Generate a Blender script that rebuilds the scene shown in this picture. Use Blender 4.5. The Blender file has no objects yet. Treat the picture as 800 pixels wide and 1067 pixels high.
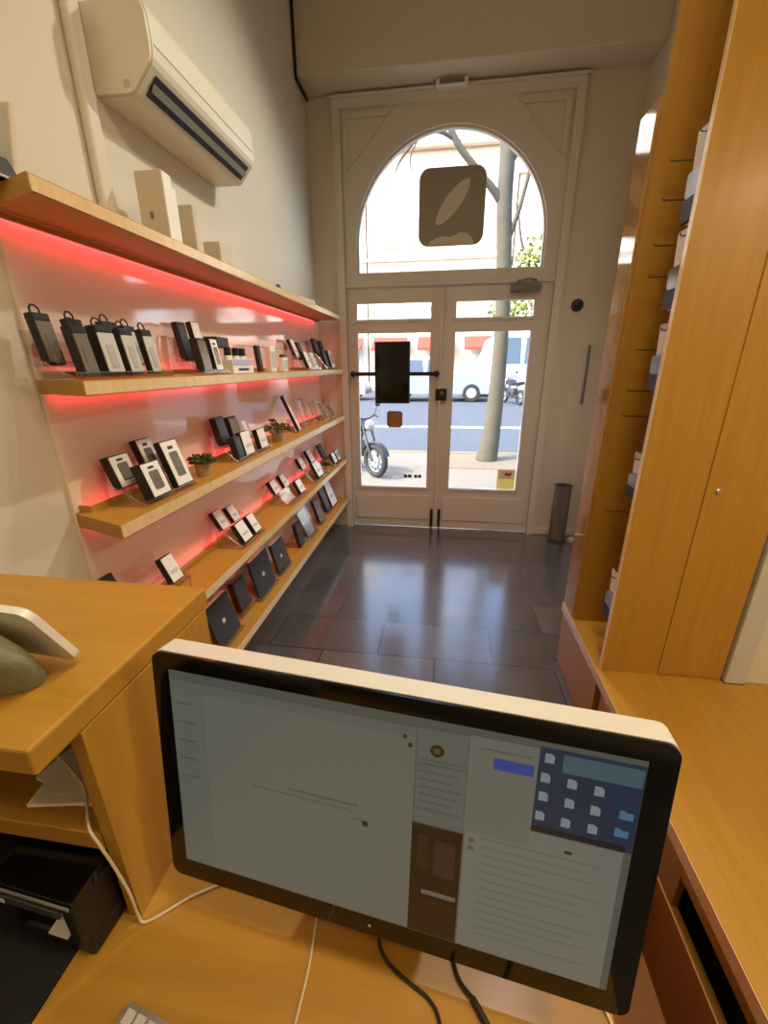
import bpy, bmesh, math, random
from mathutils import Vector, Matrix, Euler
random.seed(7)
SC = bpy.context.scene
COL = SC.collection
R = math.radians

# ------------------------------------------------------------------ materials
def _nodes(name):
    m = bpy.data.materials.new(name); m.use_nodes = True
    nt = m.node_tree
    return m, nt, nt.nodes['Principled BSDF']

def srgb(r, g, b):
    f = lambda c: (c/255/12.92) if c/255 <= .04045 else ((c/255+.055)/1.055)**2.4
    return (f(r), f(g), f(b), 1)

def plain(name, c, rough=.5, metal=0, noise=.06, scale=18, bump=0, coat=0, emit=None, es=0):
    m, nt, p = _nodes(name)
    c = tuple(c)
    p.inputs['Roughness'].default_value = rough
    p.inputs['Metallic'].default_value = metal
    if coat:
        p.inputs['Coat Weight'].default_value = coat; p.inputs['Coat Roughness'].default_value = .08
    tc = nt.nodes.new('ShaderNodeTexCoord'); n = nt.nodes.new('ShaderNodeTexNoise')
    n.inputs['Scale'].default_value = scale; n.inputs['Detail'].default_value = 4
    nt.links.new(tc.outputs['Object'], n.inputs['Vector'])
    mx = nt.nodes.new('ShaderNodeMix'); mx.data_type = 'RGBA'
    mx.inputs[6].default_value = tuple(v*(1-noise) for v in c[:3])+(1,)
    mx.inputs[7].default_value = tuple(min(1, v*(1+noise)) for v in c[:3])+(1,)
    nt.links.new(n.outputs['Fac'], mx.inputs[0]); nt.links.new(mx.outputs[2], p.inputs['Base Color'])
    if bump:
        b = nt.nodes.new('ShaderNodeBump'); b.inputs['Strength'].default_value = bump; b.inputs['Distance'].default_value = .01
        nt.links.new(n.outputs['Fac'], b.inputs['Height']); nt.links.new(b.outputs['Normal'], p.inputs['Normal'])
    if emit:
        p.inputs['Emission Color'].default_value = tuple(emit[:3])+(1,); p.inputs['Emission Strength'].default_value = es
    return m

def wood(name, c1, c2, stretch=(12, 1, 12), rough=.42, coat=.08):
    m, nt, p = _nodes(name)
    p.inputs['Roughness'].default_value = rough
    p.inputs['Coat Weight'].default_value = coat; p.inputs['Coat Roughness'].default_value = .2
    tc = nt.nodes.new('ShaderNodeTexCoord'); mp = nt.nodes.new('ShaderNodeMapping')
    mp.inputs['Scale'].default_value = stretch
    nt.links.new(tc.outputs['Object'], mp.inputs['Vector'])
    n = nt.nodes.new('ShaderNodeTexNoise'); n.inputs['Scale'].default_value = 3.0; n.inputs['Detail'].default_value = 6; n.inputs['Distortion'].default_value = .6
    nt.links.new(mp.outputs['Vector'], n.inputs['Vector'])
    n2 = nt.nodes.new('ShaderNodeTexNoise'); n2.inputs['Scale'].default_value = 28; n2.inputs['Detail'].default_value = 2
    nt.links.new(mp.outputs['Vector'], n2.inputs['Vector'])
    ma = nt.nodes.new('ShaderNodeMath'); ma.operation = 'MULTIPLY_ADD'; ma.inputs[1].default_value = .3
    nt.links.new(n2.outputs['Fac'], ma.inputs[0]); nt.links.new(n.outputs['Fac'], ma.inputs[2])
    cr = nt.nodes.new('ShaderNodeValToRGB')
    cr.color_ramp.elements[0].position = .35; cr.color_ramp.elements[0].color = c1
    cr.color_ramp.elements[1].position = .85; cr.color_ramp.elements[1].color = c2
    nt.links.new(ma.outputs[0], cr.inputs['Fac']); nt.links.new(cr.outputs['Color'], p.inputs['Base Color'])
    return m

def clear(name, tint=(1, 1, 1), refl=.08, rough=.03):
    """thin clear sheet: see-through plus a mirror-like share that grows at grazing angles"""
    m = bpy.data.materials.new(name); m.use_nodes = True; nt = m.node_tree
    nt.nodes.remove(nt.nodes['Principled BSDF']); out = nt.nodes['Material Output']
    t = nt.nodes.new('ShaderNodeBsdfTransparent'); t.inputs['Color'].default_value = tuple(tint)+(1,)
    g = nt.nodes.new('ShaderNodeBsdfGlossy'); g.inputs['Roughness'].default_value = rough
    lw = nt.nodes.new('ShaderNodeLayerWeight'); lw.inputs['Blend'].default_value = .5
    pw = nt.nodes.new('ShaderNodeMath'); pw.operation = 'POWER'; pw.inputs[1].default_value = 4.5
    ad = nt.nodes.new('ShaderNodeMath'); ad.operation = 'MULTIPLY_ADD'; ad.inputs[1].default_value = .7; ad.inputs[2].default_value = refl*.6; ad.use_clamp = True
    nt.links.new(lw.outputs['Facing'], pw.inputs[0]); nt.links.new(pw.outputs[0], ad.inputs[0])
    mx = nt.nodes.new('ShaderNodeMixShader')
    nt.links.new(ad.outputs[0], mx.inputs[0]); nt.links.new(t.outputs[0], mx.inputs[1]); nt.links.new(g.outputs[0], mx.inputs[2])
    nt.links.new(mx.outputs[0], out.inputs['Surface'])
    return m

def glow(name, c, s):
    m = bpy.data.materials.new(name); m.use_nodes = True; nt = m.node_tree
    p = nt.nodes['Principled BSDF']; p.inputs['Base Color'].default_value = (.01, .01, .01, 1); p.inputs['Roughness'].default_value = .35
    p.inputs['Emission Color'].default_value = tuple(c[:3])+(1,); p.inputs['Emission Strength'].default_value = s
    return m

def tile_mat():
    m, nt, p = _nodes('slate_floor_tiles')
    tc = nt.nodes.new('ShaderNodeTexCoord'); mp = nt.nodes.new('ShaderNodeMapping'); mp.inputs['Rotation'].default_value = (0, 0, 0)
    nt.links.new(tc.outputs['Object'], mp.inputs['Vector'])
    b = nt.nodes.new('ShaderNodeTexBrick'); b.inputs['Scale'].default_value = 1
    b.inputs['Brick Width'].default_value = .62; b.inputs['Row Height'].default_value = .31
    b.inputs['Mortar Size'].default_value = .004; b.inputs['Bias'].default_value = 0
    b.inputs['Color1'].default_value = srgb(72, 67, 66); b.inputs['Color2'].default_value = srgb(98, 93, 91); b.inputs['Mortar'].default_value = srgb(36, 35, 37)
    nt.links.new(mp.outputs[0], b.inputs['Vector'])
    n = nt.nodes.new('ShaderNodeTexNoise'); n.inputs['Scale'].default_value = 5; n.inputs['Detail'].default_value = 8
    nt.links.new(tc.outputs['Object'], n.inputs['Vector'])
    mx = nt.nodes.new('ShaderNodeMix'); mx.data_type = 'RGBA'; mx.blend_type = 'MULTIPLY'; mx.inputs[0].default_value = .25
    cr = nt.nodes.new('ShaderNodeValToRGB'); cr.color_ramp.elements[0].color = (.45, .45, .45, 1); cr.color_ramp.elements[0].position = .3; cr.color_ramp.elements[1].position = .7
    nt.links.new(n.outputs['Fac'], cr.inputs[0])
    nt.links.new(b.outputs['Color'], mx.inputs[6]); nt.links.new(cr.outputs[0], mx.inputs[7]); nt.links.new(mx.outputs[2], p.inputs['Base Color'])
    rr = nt.nodes.new('ShaderNodeMapRange'); rr.inputs[3].default_value = .2; rr.inputs[4].default_value = .3
    nt.links.new(n.outputs['Fac'], rr.inputs[0]); nt.links.new(rr.outputs[0], p.inputs['Roughness'])
    p.inputs['Specular IOR Level'].default_value = .8; p.inputs['Coat Weight'].default_value = 1; p.inputs['Coat IOR'].default_value = 1.65; p.inputs['Coat Roughness'].default_value = .15
    bp = nt.nodes.new('ShaderNodeBump'); bp.inputs['Strength'].default_value = .12; bp.inputs['Distance'].default_value = .004
    nt.links.new(n.outputs['Fac'], bp.inputs['Height']); nt.links.new(bp.outputs[0], p.inputs['Normal'])
    return m

B1, B2 = srgb(168, 122, 40), srgb(182, 136, 50)
M = {}
M['wall'] = plain('painted_wall', srgb(214, 206, 190), .75, scale=6, noise=.03, bump=.05)
M['ceil'] = plain('ceiling_paint', srgb(205, 200, 190), .85, noise=.02)
M['door'] = plain('door_paint', srgb(214, 208, 196), .42, noise=.02, scale=8)
M['floor'] = tile_mat()
M['woodY'] = wood('beech_laminate_long', B1, B2, (14, 1, 14))
M['woodX'] = wood('beech_laminate_cross', B1, B2, (1, 14, 14))
M['woodZ'] = wood('beech_laminate_upright', B1, B2, (14, 14, 1))
M['woodG'] = wood('beech_laminate_glossy', B1, B2, (14, 14, 1), rough=.08, coat=1)
for nd in M['woodG'].node_tree.nodes:
    if nd.type == 'BSDF_PRINCIPLED': nd.inputs['Specular IOR Level'].default_value = 1; nd.inputs['Coat IOR'].default_value = 1.9; nd.inputs['Coat Roughness'].default_value = .06
M['edge'] = wood('beech_daylit_edge', srgb(222, 186, 134), srgb(236, 204, 156), (14, 14, 1), rough=.25, coat=.4)  # same beech, its daylit look painted in as a paler colour
M['panel'] = plain('gloss_white_back_panel', srgb(238, 222, 206), .07, noise=.01, coat=.6)
M['glass'] = clear('window_glass', (.985, .99, .99), .06, .0)
M['acrylic'] = clear('clear_acrylic', (.965, .955, .95), .16, .05)
M['acredge'] = clear('polished_acrylic_edge', (.8, .78, .77), .9, .25)
M['clearbag'] = clear('clear_plastic_film', (.8, .82, .84), .35, .15)
M['black'] = plain('black_plastic', srgb(22, 21, 20), .42, noise=.1)
M['blackg'] = plain('black_gloss', srgb(9, 9, 9), .08, noise=.02)
M['blackcard'] = plain('black_printed_card', srgb(26, 22, 20), .5, noise=.1)
M['blackmat'] = plain('black_mat', srgb(14, 12, 11), .8, noise=.15, scale=120)
M['dgrey'] = plain('dark_grey_card', srgb(58, 58, 60), .45, noise=.08)
M['steelgrey'] = plain('slate_grey_sleeve', srgb(52, 56, 60), .4, noise=.06)
M['grey'] = plain('mid_grey_plastic', srgb(120, 118, 114), .5)
M['lgrey'] = plain('light_grey_card', srgb(196, 194, 188), .5)
M['pale'] = plain('pale_printed_card', srgb(176, 172, 164), .4, noise=.05)
M['white'] = plain('white_card', srgb(238, 234, 226), .45, noise=.02)
M['whitep'] = plain('white_plastic', srgb(232, 230, 222), .32, noise=.02)
M['acp'] = plain('cream_appliance_plastic', srgb(226, 220, 202), .35, noise=.015)
M['beige'] = plain('beige_box_card', srgb(206, 195, 174), .6, noise=.03)
M['winbox'] = plain('smoky_blister_window', srgb(120, 112, 102), .14, noise=.2, scale=30)
M['phone'] = plain('printed_phone_picture', srgb(70, 66, 64), .2, noise=.2, scale=40)
M['lav'] = plain('lavender_printed_card', srgb(186, 184, 226), .4)
M['red'] = plain('dark_red_card', srgb(66, 24, 22), .45)
M['alu'] = plain('brushed_aluminium', srgb(205, 204, 202), .32, metal=.85, noise=.03)
M['shell'] = plain('satin_aluminium', srgb(222, 220, 214), .45, metal=.15, noise=.02)
M['steel'] = plain('steel_wire', srgb(128, 124, 118), .3, metal=1)
M['dmetal'] = plain('dark_bronze_metal', srgb(56, 48, 40), .4, metal=.6)
M['fabric'] = plain('grey_green_fabric', srgb(132, 134, 112), .95, noise=.12, scale=300, bump=.3)
M['cablew'] = plain('white_cable_sleeve', srgb(214, 200, 174), .5)
M['cableb'] = plain('black_cable_sleeve', srgb(24, 20, 18), .45)
M['leaf'] = plain('green_leaf', srgb(74, 84, 34), .55, noise=.35, scale=40)
M['flower'] = plain('dark_red_bloom', srgb(96, 34, 24), .6, noise=.3, scale=40)
M['potg'] = plain('stone_pot', srgb(176, 152, 116), .6)
M['soil'] = plain('potting_soil', srgb(48, 34, 24), .95)
M['brown'] = plain('brown_sticker_vinyl', srgb(158, 110, 62), .5)
M['yellow'] = plain('yellow_sticker_vinyl', srgb(246, 230, 164), .5)
M['redmark'] = plain('red_sticker_mark', srgb(196, 60, 40), .5)
M['signd'] = plain('smoked_sign_vinyl', srgb(150, 144, 130), .5, noise=.02)
M['signl'] = plain('pale_sign_vinyl', srgb(208, 202, 186), .5, noise=.02)
M['bin'] = plain('pewter_bin_metal', srgb(122, 118, 112), .45, metal=.5)
M['cardboard'] = plain('brown_cardboard', srgb(150, 100, 54), .8)
def translucent(m, f):
    nt = m.node_tree; p = nt.nodes['Principled BSDF']; out = nt.nodes['Material Output']
    t = nt.nodes.new('ShaderNodeBsdfTranslucent'); mx = nt.nodes.new('ShaderNodeMixShader'); mx.inputs[0].default_value = f
    src = p.inputs['Base Color'].links[0].from_socket; nt.links.new(src, t.inputs['Color'])
    nt.links.new(p.outputs[0], mx.inputs[1]); nt.links.new(t.outputs[0], mx.inputs[2]); nt.links.new(mx.outputs[0], out.inputs['Surface'])
M['stickw'] = plain('white_sticker_vinyl', srgb(240, 236, 226), .5)
translucent(M['yellow'], .5); translucent(M['stickw'], .5)
# outdoors
M['asphalt'] = plain('asphalt', srgb(68, 75, 86), .85, noise=.12, scale=30)
M['pave'] = plain('pale_paving', srgb(116, 109, 98), .8, noise=.08, scale=4)
M['kerb'] = plain('kerb_stone', srgb(112, 102, 84), .8)
M['line'] = plain('road_paint', srgb(235, 235, 230), .7)
M['bark'] = plain('plane_tree_bark', srgb(82, 76, 64), .85, noise=.3, scale=9, bump=.4)
M['treeleaf'] = plain('yellow_green_leaves', srgb(140, 146, 70), .6, noise=.3, scale=3)
M['facade'] = plain('pale_facade_plaster', srgb(236, 228, 214), .85, noise=.03, scale=1)
M['facadeb'] = plain('warm_facade_plaster', srgb(226, 208, 184), .85, noise=.03, scale=1)
M['shutter'] = plain('grey_window_shutter', srgb(205, 203, 196), .6)
M['awning'] = plain('red_awning_cloth', srgb(176, 60, 48), .7)
M['carblue'] = plain('pale_blue_car_paint', srgb(138, 158, 178), .25, coat=.6, noise=.01)
M['vanpaint'] = plain('pale_van_paint', srgb(168, 174, 178), .3, coat=.4, noise=.01)
M['carglass'] = plain('tinted_car_glass', srgb(70, 84, 96), .08)
M['tyre'] = plain('tyre_rubber', srgb(38, 38, 40), .8)
M['hub'] = plain('wheel_hub_alloy', srgb(176, 178, 180), .35, metal=.5)
M['bike'] = plain('motorcycle_dark_paint', srgb(44, 46, 50), .3)
M['engine'] = plain('motorcycle_engine_alloy', srgb(84, 84, 86), .4, metal=.6)

# ------------------------------------------------------------------ mesh building
class MB:
    def __init__(self): self.bm = bmesh.new()
    def _xf(self, vs, mat):
        if mat is not None: bmesh.ops.transform(self.bm, matrix=mat, verts=vs)
    def box(self, x0, x1, y0, y1, z0, z1, bev=0, mat=None, seg=2):
        r = bmesh.ops.create_cube(self.bm, size=1); vs = r['verts']
        bmesh.ops.scale(self.bm, vec=(x1-x0, y1-y0, z1-z0), verts=vs)
        bmesh.ops.translate(self.bm, vec=((x0+x1)/2, (y0+y1)/2, (z0+z1)/2), verts=vs)
        if bev:
            es = list({e for v in vs for e in v.link_edges})
            rb = bmesh.ops.bevel(self.bm, geom=es, offset=bev, segments=seg, affect='EDGES', profile=.5)
            vs = list({v for f in rb['faces'] for v in f.verts} | {v for v in vs if v.is_valid})
        self._xf(vs, mat); return self
    def cyl(self, r1, r2, z0, z1, cx=0, cy=0, seg=24, mat=None):
        r = bmesh.ops.create_cone(self.bm, cap_ends=True, segments=seg, radius1=r1, radius2=r2, depth=z1-z0)
        bmesh.ops.translate(self.bm, vec=(cx, cy, (z0+z1)/2), verts=r['verts'])
        self._xf(r['verts'], mat); return self
    def lathe(self, prof, seg=28, mat=None):
        rings = []
        for (rad, z) in prof:
            rings.append([self.bm.verts.new((rad*math.cos(2*math.pi*i/seg), rad*math.sin(2*math.pi*i/seg), z)) for i in range(seg)])
        for a, b in zip(rings, rings[1:]):
            for i in range(seg):
                self.bm.faces.new((a[i], a[(i+1) % seg], b[(i+1) % seg], b[i]))
        self.bm.faces.new(rings[0][::-1]); self.bm.faces.new(rings[-1])
        self._xf([v for r in rings for v in r], mat); return self
    def prism(self, pts, a, b, axis='y', mat=None):
        """closed outline extruded from a to b along an axis; the two coordinates are the other axes in xyz order"""
        def mk(p, t):
            return {'x': (t, p[0], p[1]), 'y': (p[0], t, p[1]), 'z': (p[0], p[1], t)}[axis]
        A = [self.bm.verts.new(mk(p, a)) for p in pts]; Bv = [self.bm.verts.new(mk(p, b)) for p in pts]
        n = len(pts)
        self.bm.faces.new(A); self.bm.faces.new(Bv[::-1])
        for i in range(n): self.bm.faces.new((A[i], Bv[i], Bv[(i+1) % n], A[(i+1) % n]))
        self._xf(A+Bv, mat); return self
    def tube(self, pts, r, seg=8, closed=False):
        pts = [Vector(p) for p in pts]; rings = []
        rs = r if isinstance(r, (list, tuple)) else [r]*len(pts)
        prev = None
        for i, p in enumerate(pts):
            t = (pts[min(i+1, len(pts)-1)]-pts[max(i-1, 0)]).normalized()
            if prev is None:
                u = t.orthogonal().normalized()
            else:
                u = (prev - t*prev.dot(t)).normalized()
            prev = u; w = t.cross(u)
            rings.append([self.bm.verts.new(p+rs[i]*(math.cos(2*math.pi*k/seg)*u+math.sin(2*math.pi*k/seg)*w)) for k in range(seg)])
        for a, b in zip(rings, rings[1:]):
            for k in range(seg): self.bm.faces.new((a[k], a[(k+1) % seg], b[(k+1) % seg], b[k]))
        self.bm.faces.new(rings[0][::-1]); self.bm.faces.new(rings[-1])
        return self
    def ball(self, c, r, sc=(1, 1, 1), sub=2):
        q = bmesh.ops.create_icosphere(self.bm, subdivisions=sub, radius=r)
        bmesh.ops.scale(self.bm, vec=sc, verts=q['verts']); bmesh.ops.translate(self.bm, vec=c, verts=q['verts']); return self
    def torus(self, Rr, r, mat=None, seg=32, ms=10):
        rings = []
        for i in range(seg):
            a = 2*math.pi*i/seg
            rings.append([self.bm.verts.new(((Rr+r*math.cos(2*math.pi*k/ms))*math.cos(a), (Rr+r*math.cos(2*math.pi*k/ms))*math.sin(a), r*math.sin(2*math.pi*k/ms))) for k in range(ms)])
        for i in range(seg):
            a, b = rings[i], rings[(i+1) % seg]
            for k in range(ms): self.bm.faces.new((a[k], b[k], b[(k+1) % ms], a[(k+1) % ms]))
        self._xf([v for q in rings for v in q], mat); return self
    def build(self, name, mat, parent=None, smooth=False):
        bmesh.ops.recalc_face_normals(self.bm, faces=self.bm.faces)
        me = bpy.data.meshes.new(name); self.bm.to_mesh(me); self.bm.free()
        me.materials.append(mat)
        if smooth:
            for p in me.polygons: p.use_smooth = True
            try: me.set_sharp_from_angle(angle=R(38))
            except Exception: pass
        o = bpy.data.objects.new(name, me); COL.objects.link(o)
        if parent: o.parent = parent
        return o

def tag(o, label=None, cat=None, group=None, kind=None):
    if label: o['label'] = label
    if cat: o['category'] = cat
    if group: o['group'] = group
    if kind: o['kind'] = kind
    return o
def thing(name, label, cat, loc=(0, 0, 0), rot=(0, 0, 0), group=None):
    o = bpy.data.objects.new(name, None); COL.objects.link(o)
    o.location = loc; o.rotation_euler = rot; o.empty_display_size = .05
    return tag(o, label, cat, group)
def struct(name, mb, mat, label=None, parent=None):
    o = mb.build(name, mat, parent)
    if parent is None: o['kind'] = 'structure'
    if label: o['label'] = label
    return o
def rrect(x0, x1, z0, z1, r, n=6):
    pts = []
    for cx, cz, a0 in ((x1-r, z1-r, 0), (x0+r, z1-r, 90), (x0+r, z0+r, 180), (x1-r, z0+r, 270)):
        for i in range(n+1):
            a = R(a0+90*i/n); pts.append((cx+r*math.cos(a), cz+r*math.sin(a)))
    return pts
def flat_with_holes(name, outline, holes, y0, y1, mat, parent=None):
    """a board in the xz plane with cut-outs, from y0 to y1"""
    cu = bpy.data.curves.new(name, 'CURVE'); cu.dimensions = '2D'; cu.fill_mode = 'BOTH'; cu.extrude = (y1-y0)/2
    for poly in [outline]+holes:
        s = cu.splines.new('POLY'); s.points.add(len(poly)-1); s.use_cyclic_u = True
        for p, q in zip(s.points, poly): p.co = (q[0], q[1], 0, 1)
    t = bpy.data.objects.new('tmp', cu); COL.objects.link(t)
    dg = bpy.context.evaluated_depsgraph_get(); dg.update()
    me = bpy.data.meshes.new_from_object(t.evaluated_get(dg)); me.name = name
    bpy.data.objects.remove(t); bpy.data.curves.remove(cu)
    me.transform(Matrix.Translation((0, (y0+y1)/2, 0)) @ Matrix.Rotation(R(90), 4, 'X'))
    me.materials.clear(); me.materials.append(mat)
    o = bpy.data.objects.new(name, me); COL.objects.link(o)
    if parent: o.parent = parent
    return o
def rect(x0, x1, z0, z1): return [(x0, z0), (x1, z0), (x1, z1), (x0, z1)]

# ------------------------------------------------------------------ the room
XL, XR, YD, YB, ZC = -1.1, 1.25, 3.76, -1.6, 4.3
XR2 = 2.3                       # the staff side is wider on the right
struct('floor', MB().box(XL-.1, XR2+.1, YB-.1, YD+.16, -.12, 0), M['floor'], 'dark slate grey tiled shop floor')
struct('ceiling', MB().box(XL-.1, XR2+.1, YB-.1, YD+.16, ZC, ZC+.12), M['ceil'])
struct('wall_left', MB().box(XL-.12, XL, YB-.1, YD+.16, 0, ZC), M['wall'], 'cream painted wall behind the display shelves')
struct('wall_back', MB().box(XL, XR2, YB-.12, YB, 0, ZC), M['wall'])
struct('wall_right', MB().box(XR, XR+.12, 1.47, YD, 0, ZC), M['wall'])
struct('wall_right_return', MB().box(XR+.12, XR2, 1.47, 1.59, 0, ZC), M['wall'])
struct('wall_right_staff', MB().box(XR2, XR2+.12, YB, 1.47, 0, ZC), M['wall'])
struct('trim_1', MB().box(1.100, 1.172, 1.44, 1.468, .346, 3.0, .004), M['lgrey'], 'grey upright trim board beside the tall cabinet')
struct('wall_right_filler', MB().box(1.172, XR+.2, 1.455, 1.468, .346, 3.0), M['wall'])
# front wall with the door opening
OX0, OX1, OZ = -.876, .83, 3.285
flat = flat_with_holes('wall_front', [(XL, 0), (OX0, 0), (OX0, OZ), (OX1, OZ), (OX1, 0), (XR+.12, 0), (XR+.12, ZC), (XL, ZC)], [], YD, YD+.16, M['wall'])
flat['kind'] = 'structure'; flat['label'] = 'pale wall around the arched entrance'
struct('wall_front_beam', MB().box(XL, XR, 3.52, YD, 3.35, ZC, .006), M['wall'], 'deep plastered bulkhead beam above the arched entrance')
# baseboards
struct('baseboard_front', MB().box(.85, XR, YD-.018, YD, 0, .06, .004), M['door'])
struct('baseboard_left', MB().box(XL, XL+.014, YB, 1.025, 0, .09, .004), M['door'])

# arched fanlight over the doors
ACX, AR, ASP, AZ0 = -.0235, .727, 2.405, 2.195
def arch(r, z0, extra=0, n=40):
    pts = [(ACX-r, z0), (ACX+r, z0)]
    for i in range(n+1):
        a = math.pi*i/n; pts.append((ACX+r*math.cos(a), ASP+r*math.sin(a)))
    return pts
win = thing('window_1', 'round-arched fanlight in a white panelled frame above the double doors', None); win['kind'] = 'structure'
flat_with_holes('frame', rect(OX0+.002, OX1-.002, 2.095, OZ-.002), [arch(AR, AZ0)], YD-.005, YD+.09, M['door'], win)
flat_with_holes('inner_bead', arch(AR+.001, AZ0-.001), [arch(AR-.016, AZ0+.016)], YD+.02, YD+.06, M['door'], win)
flat_with_holes('casing', [(OX0-.03, 0), (OX0+.03, 0), (OX0+.03, OZ-.03), (OX1-.03, OZ-.03), (OX1-.03, 0), (OX1+.03, 0), (OX1+.03, OZ+.03), (OX0-.03, OZ+.03)], [], YD-.032, YD-.0005, M['door'], win)
MB().box(OX0-.045, OX1+.045, YD-.05, YD-.0005, OZ+.0305, OZ+.048, .004).build('cap_moulding', M['door'], win)
MB().box(OX0+.03, OX1-.03, YD-.022, YD-.004, 2.10, 2.125, .004).build('transom_moulding', M['door'], win)
for sx in (-1, 1):   # the two spandrel mouldings
    pts = []
    ox = ACX+sx*.80; top = 3.235
    cor = [(ox, 2.87), (ox, top), (ACX+sx*.44, top)]
    a0 = math.atan2(top-ASP, .44); a1 = math.atan2(2.87-ASP, .80)
    arc = []
    for i in range(1, 12):
        t = i/12; a = a0+(a1-a0)*t; rr = math.hypot(.44, top-ASP)*(1-t)+math.hypot(.80, 2.87-ASP)*t - .045*math.sin(math.pi*t)
        arc.append((ACX+sx*rr*math.cos(a), ASP+rr*math.sin(a)))
    poly = cor+arc
    cx = sum(p[0] for p in poly)/len(poly); cz = sum(p[1] for p in poly)/len(poly)
    inn = [(cx+(p[0]-cx)*.8, cz+(p[1]-cz)*.8) for p in poly]
    flat_with_holes('spandrel_moulding', poly, [inn], YD-.02, YD-.004, M['door'], win)
MB().prism(arch(AR-.001, AZ0+.001), YD+.036, YD+.042).build('pane', M['glass'], win)

def leaf(name, label, x0, x1, gx0, gx1, hinge):
    d = thing(name, label, None); d['kind'] = 'structure'
    flat_with_holes('frame', rect(x0, x1, .012, 2.09), [rect(gx0, gx1, .408, 1.757), rect(gx0, gx1+.005, 1.858, 1.985)], YD+.01, YD+.06, M['door'], d)
    for (z0, z1) in ((.408, 1.757), (1.858, 1.985)):
        flat_with_holes('glazing_bead', rect(gx0-.018, gx1+.023, z0-.018, z1+.018), [rect(gx0+.004, gx1+.001, z0+.004, z1-.004)], YD+.0, YD+.0095, M['door'], d)
        MB().box(gx0-.003, gx1+.008, YD+.032, YD+.037, z0-.003, z1+.003).build('pane', M['glass'], d)
    MB().box(x0+.06, x1-.06, YD-.001, YD+.0095, .09, .33, .006).build('kick_panel', M['door'], d)
    bx = x1-.035 if hinge == 'L' else x0+.035
    MB().box(bx-.012, bx+.012, YD-.012, YD+.009, .02, .2, .004).cyl(.006, .006, .0, .05, bx, YD-.012, 12).build('floor_bolt', M['dmetal'], d)
    return d
dl = leaf('door_1', 'left white glazed leaf of the entrance door', -.872, -.052, -.765, -.143, 'L')
dr = leaf('door_2', 'right white glazed leaf of the entrance door', -.048, .826, .06, .667, 'R')
l = MB().box(-.085, .012, YD-.022, YD+.009, 1.205, 1.305, .006).build('lock_case', M['dmetal'], dr); l['label'] = 'dark bronze lock case'
MB().cyl(.016, .016, -.03, .0, seg=20, mat=Matrix.Translation((-.03, YD-.022, 1.27)) @ Matrix.Rotation(R(-90), 4, 'X')).build('lock_cylinder', M['steel'], l, True)
MB().box(-.062, -.038, YD-.02, YD+.009, .02, 2.085, .005).build('centre_stile', M['door'], dr)
dc = MB().box(.47, .70, YD-.062, YD-.005, 2.03, 2.085, .012).build('door_closer', M['grey'], dr)
MB().tube([(.52, YD-.05, 2.085), (.52, YD-.05, 2.105), (.60, YD-.1, 2.11), (.66, YD-.04, 2.11)], .008).build('closer_arm', M['grey'], dc)

# things on the door
pb = thing('notice_holder', 'black upright panel on a black bar across the left door glass', 'sign', (-.45, 3.70, 1.43))
MB().box(-.153, .147, -.022, .014, -.245, .255, .006).build('panel', M['black'], pb)
MB().box(-.137, .131, -.026, -.0205, -.229, .239, .002).build('inset_face', M['blackg'], pb)
MB().box(-.355, .375, .0145, .03, -.018, .014, .005).build('cross_bar', M['black'], pb)
for x in (-.35, .37):
    MB().lathe([(.024, .0), (.026, .01), (.022, .03), (.012, .0345)], 20, Matrix.Translation((x, .034, -.002)) @ Matrix.Rotation(R(90), 4, 'X')).build('bar_end', M['black'], pb, True)
    MB().cyl(.011, .011, .0, .022, seg=14, mat=Matrix.Translation((x, .056, -.002)) @ Matrix.Rotation(R(90), 4, 'X')).build('mount', M['black'], pb)
s = MB().prism(rrect(-.514, -.373, .966, 1.11, .025), YD+.026, YD+.031).build('door_sticker', M['brown']); tag(s, 'rounded brown square sticker under the black panel on the left door', 'sticker')
MB().prism(rrect(-.496, -.391, .984, 1.092, .016), YD+.0245, YD+.0258).build('printed_field', plain('brown_field', srgb(168, 120, 70), .5), s)
st = thing('opening_notice', 'small dark lettered transfer low on the left door glass', 'sticker', (-.27, YD+.031, .51))
for k, (x0, x1) in enumerate(((-.085, -.055), (-.048, -.012), (.012, .04), (.047, .078))):
    MB().box(x0, x1, -.0015, 0, -.014, .016, 0).build('dark_mark', M['dgrey'], st)
ys = MB().box(.502, .66, YD+.0295, YD+.0313, .412, .60).build('door_sticker', M['yellow']); tag(ys, 'pale yellow square sticker at the lower right corner of the right door', 'sticker')
MB().box(.515, .648, YD+.0282, YD+.0292, .512, .592).build('white_field', M['stickw'], ys)
MB().prism([(.56, .545), (.58, .575), (.60, .56), (.62, .575), (.63, .55), (.60, .535)], YD+.027, YD+.0281).build('red_mark', M['redmark'], ys)

# hanging sign in the fanlight
sg = thing('window_sign', 'smoky rounded-square sign with a pale leaf shape in the arched window', 'sign', (0, YD+.028, 0))
MB().prism(rrect(-.258, .24, 2.378, 2.885, .075, 8), -.006, .005).build('board', M['signd'], sg)
pts = []
for i in range(32):
    t = i/32*2*math.pi
    a = .185*math.cos(t); b = .058*math.sin(t)*(1-.15*math.cos(t)**2)
    if abs(math.cos(t)) > .93: b *= .8
    an = R(50); pts.append((-.002+a*math.cos(an)-b*math.sin(an), 2.662+a*math.sin(an)+b*math.cos(an)))
MB().prism(pts, -.0095, -.0062).build('leaf_shape', M['signl'], sg)
pts = [(-.19, 2.384), (-.165, 2.41), (-.12, 2.432), (-.06, 2.442), (-.015, 2.436), (.02, 2.446), (.07, 2.466), (.12, 2.455), (.155, 2.425), (.175, 2.384)]
MB().prism(pts, -.0095, -.0062).build('curved_shape', M['signl'], sg)

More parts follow.
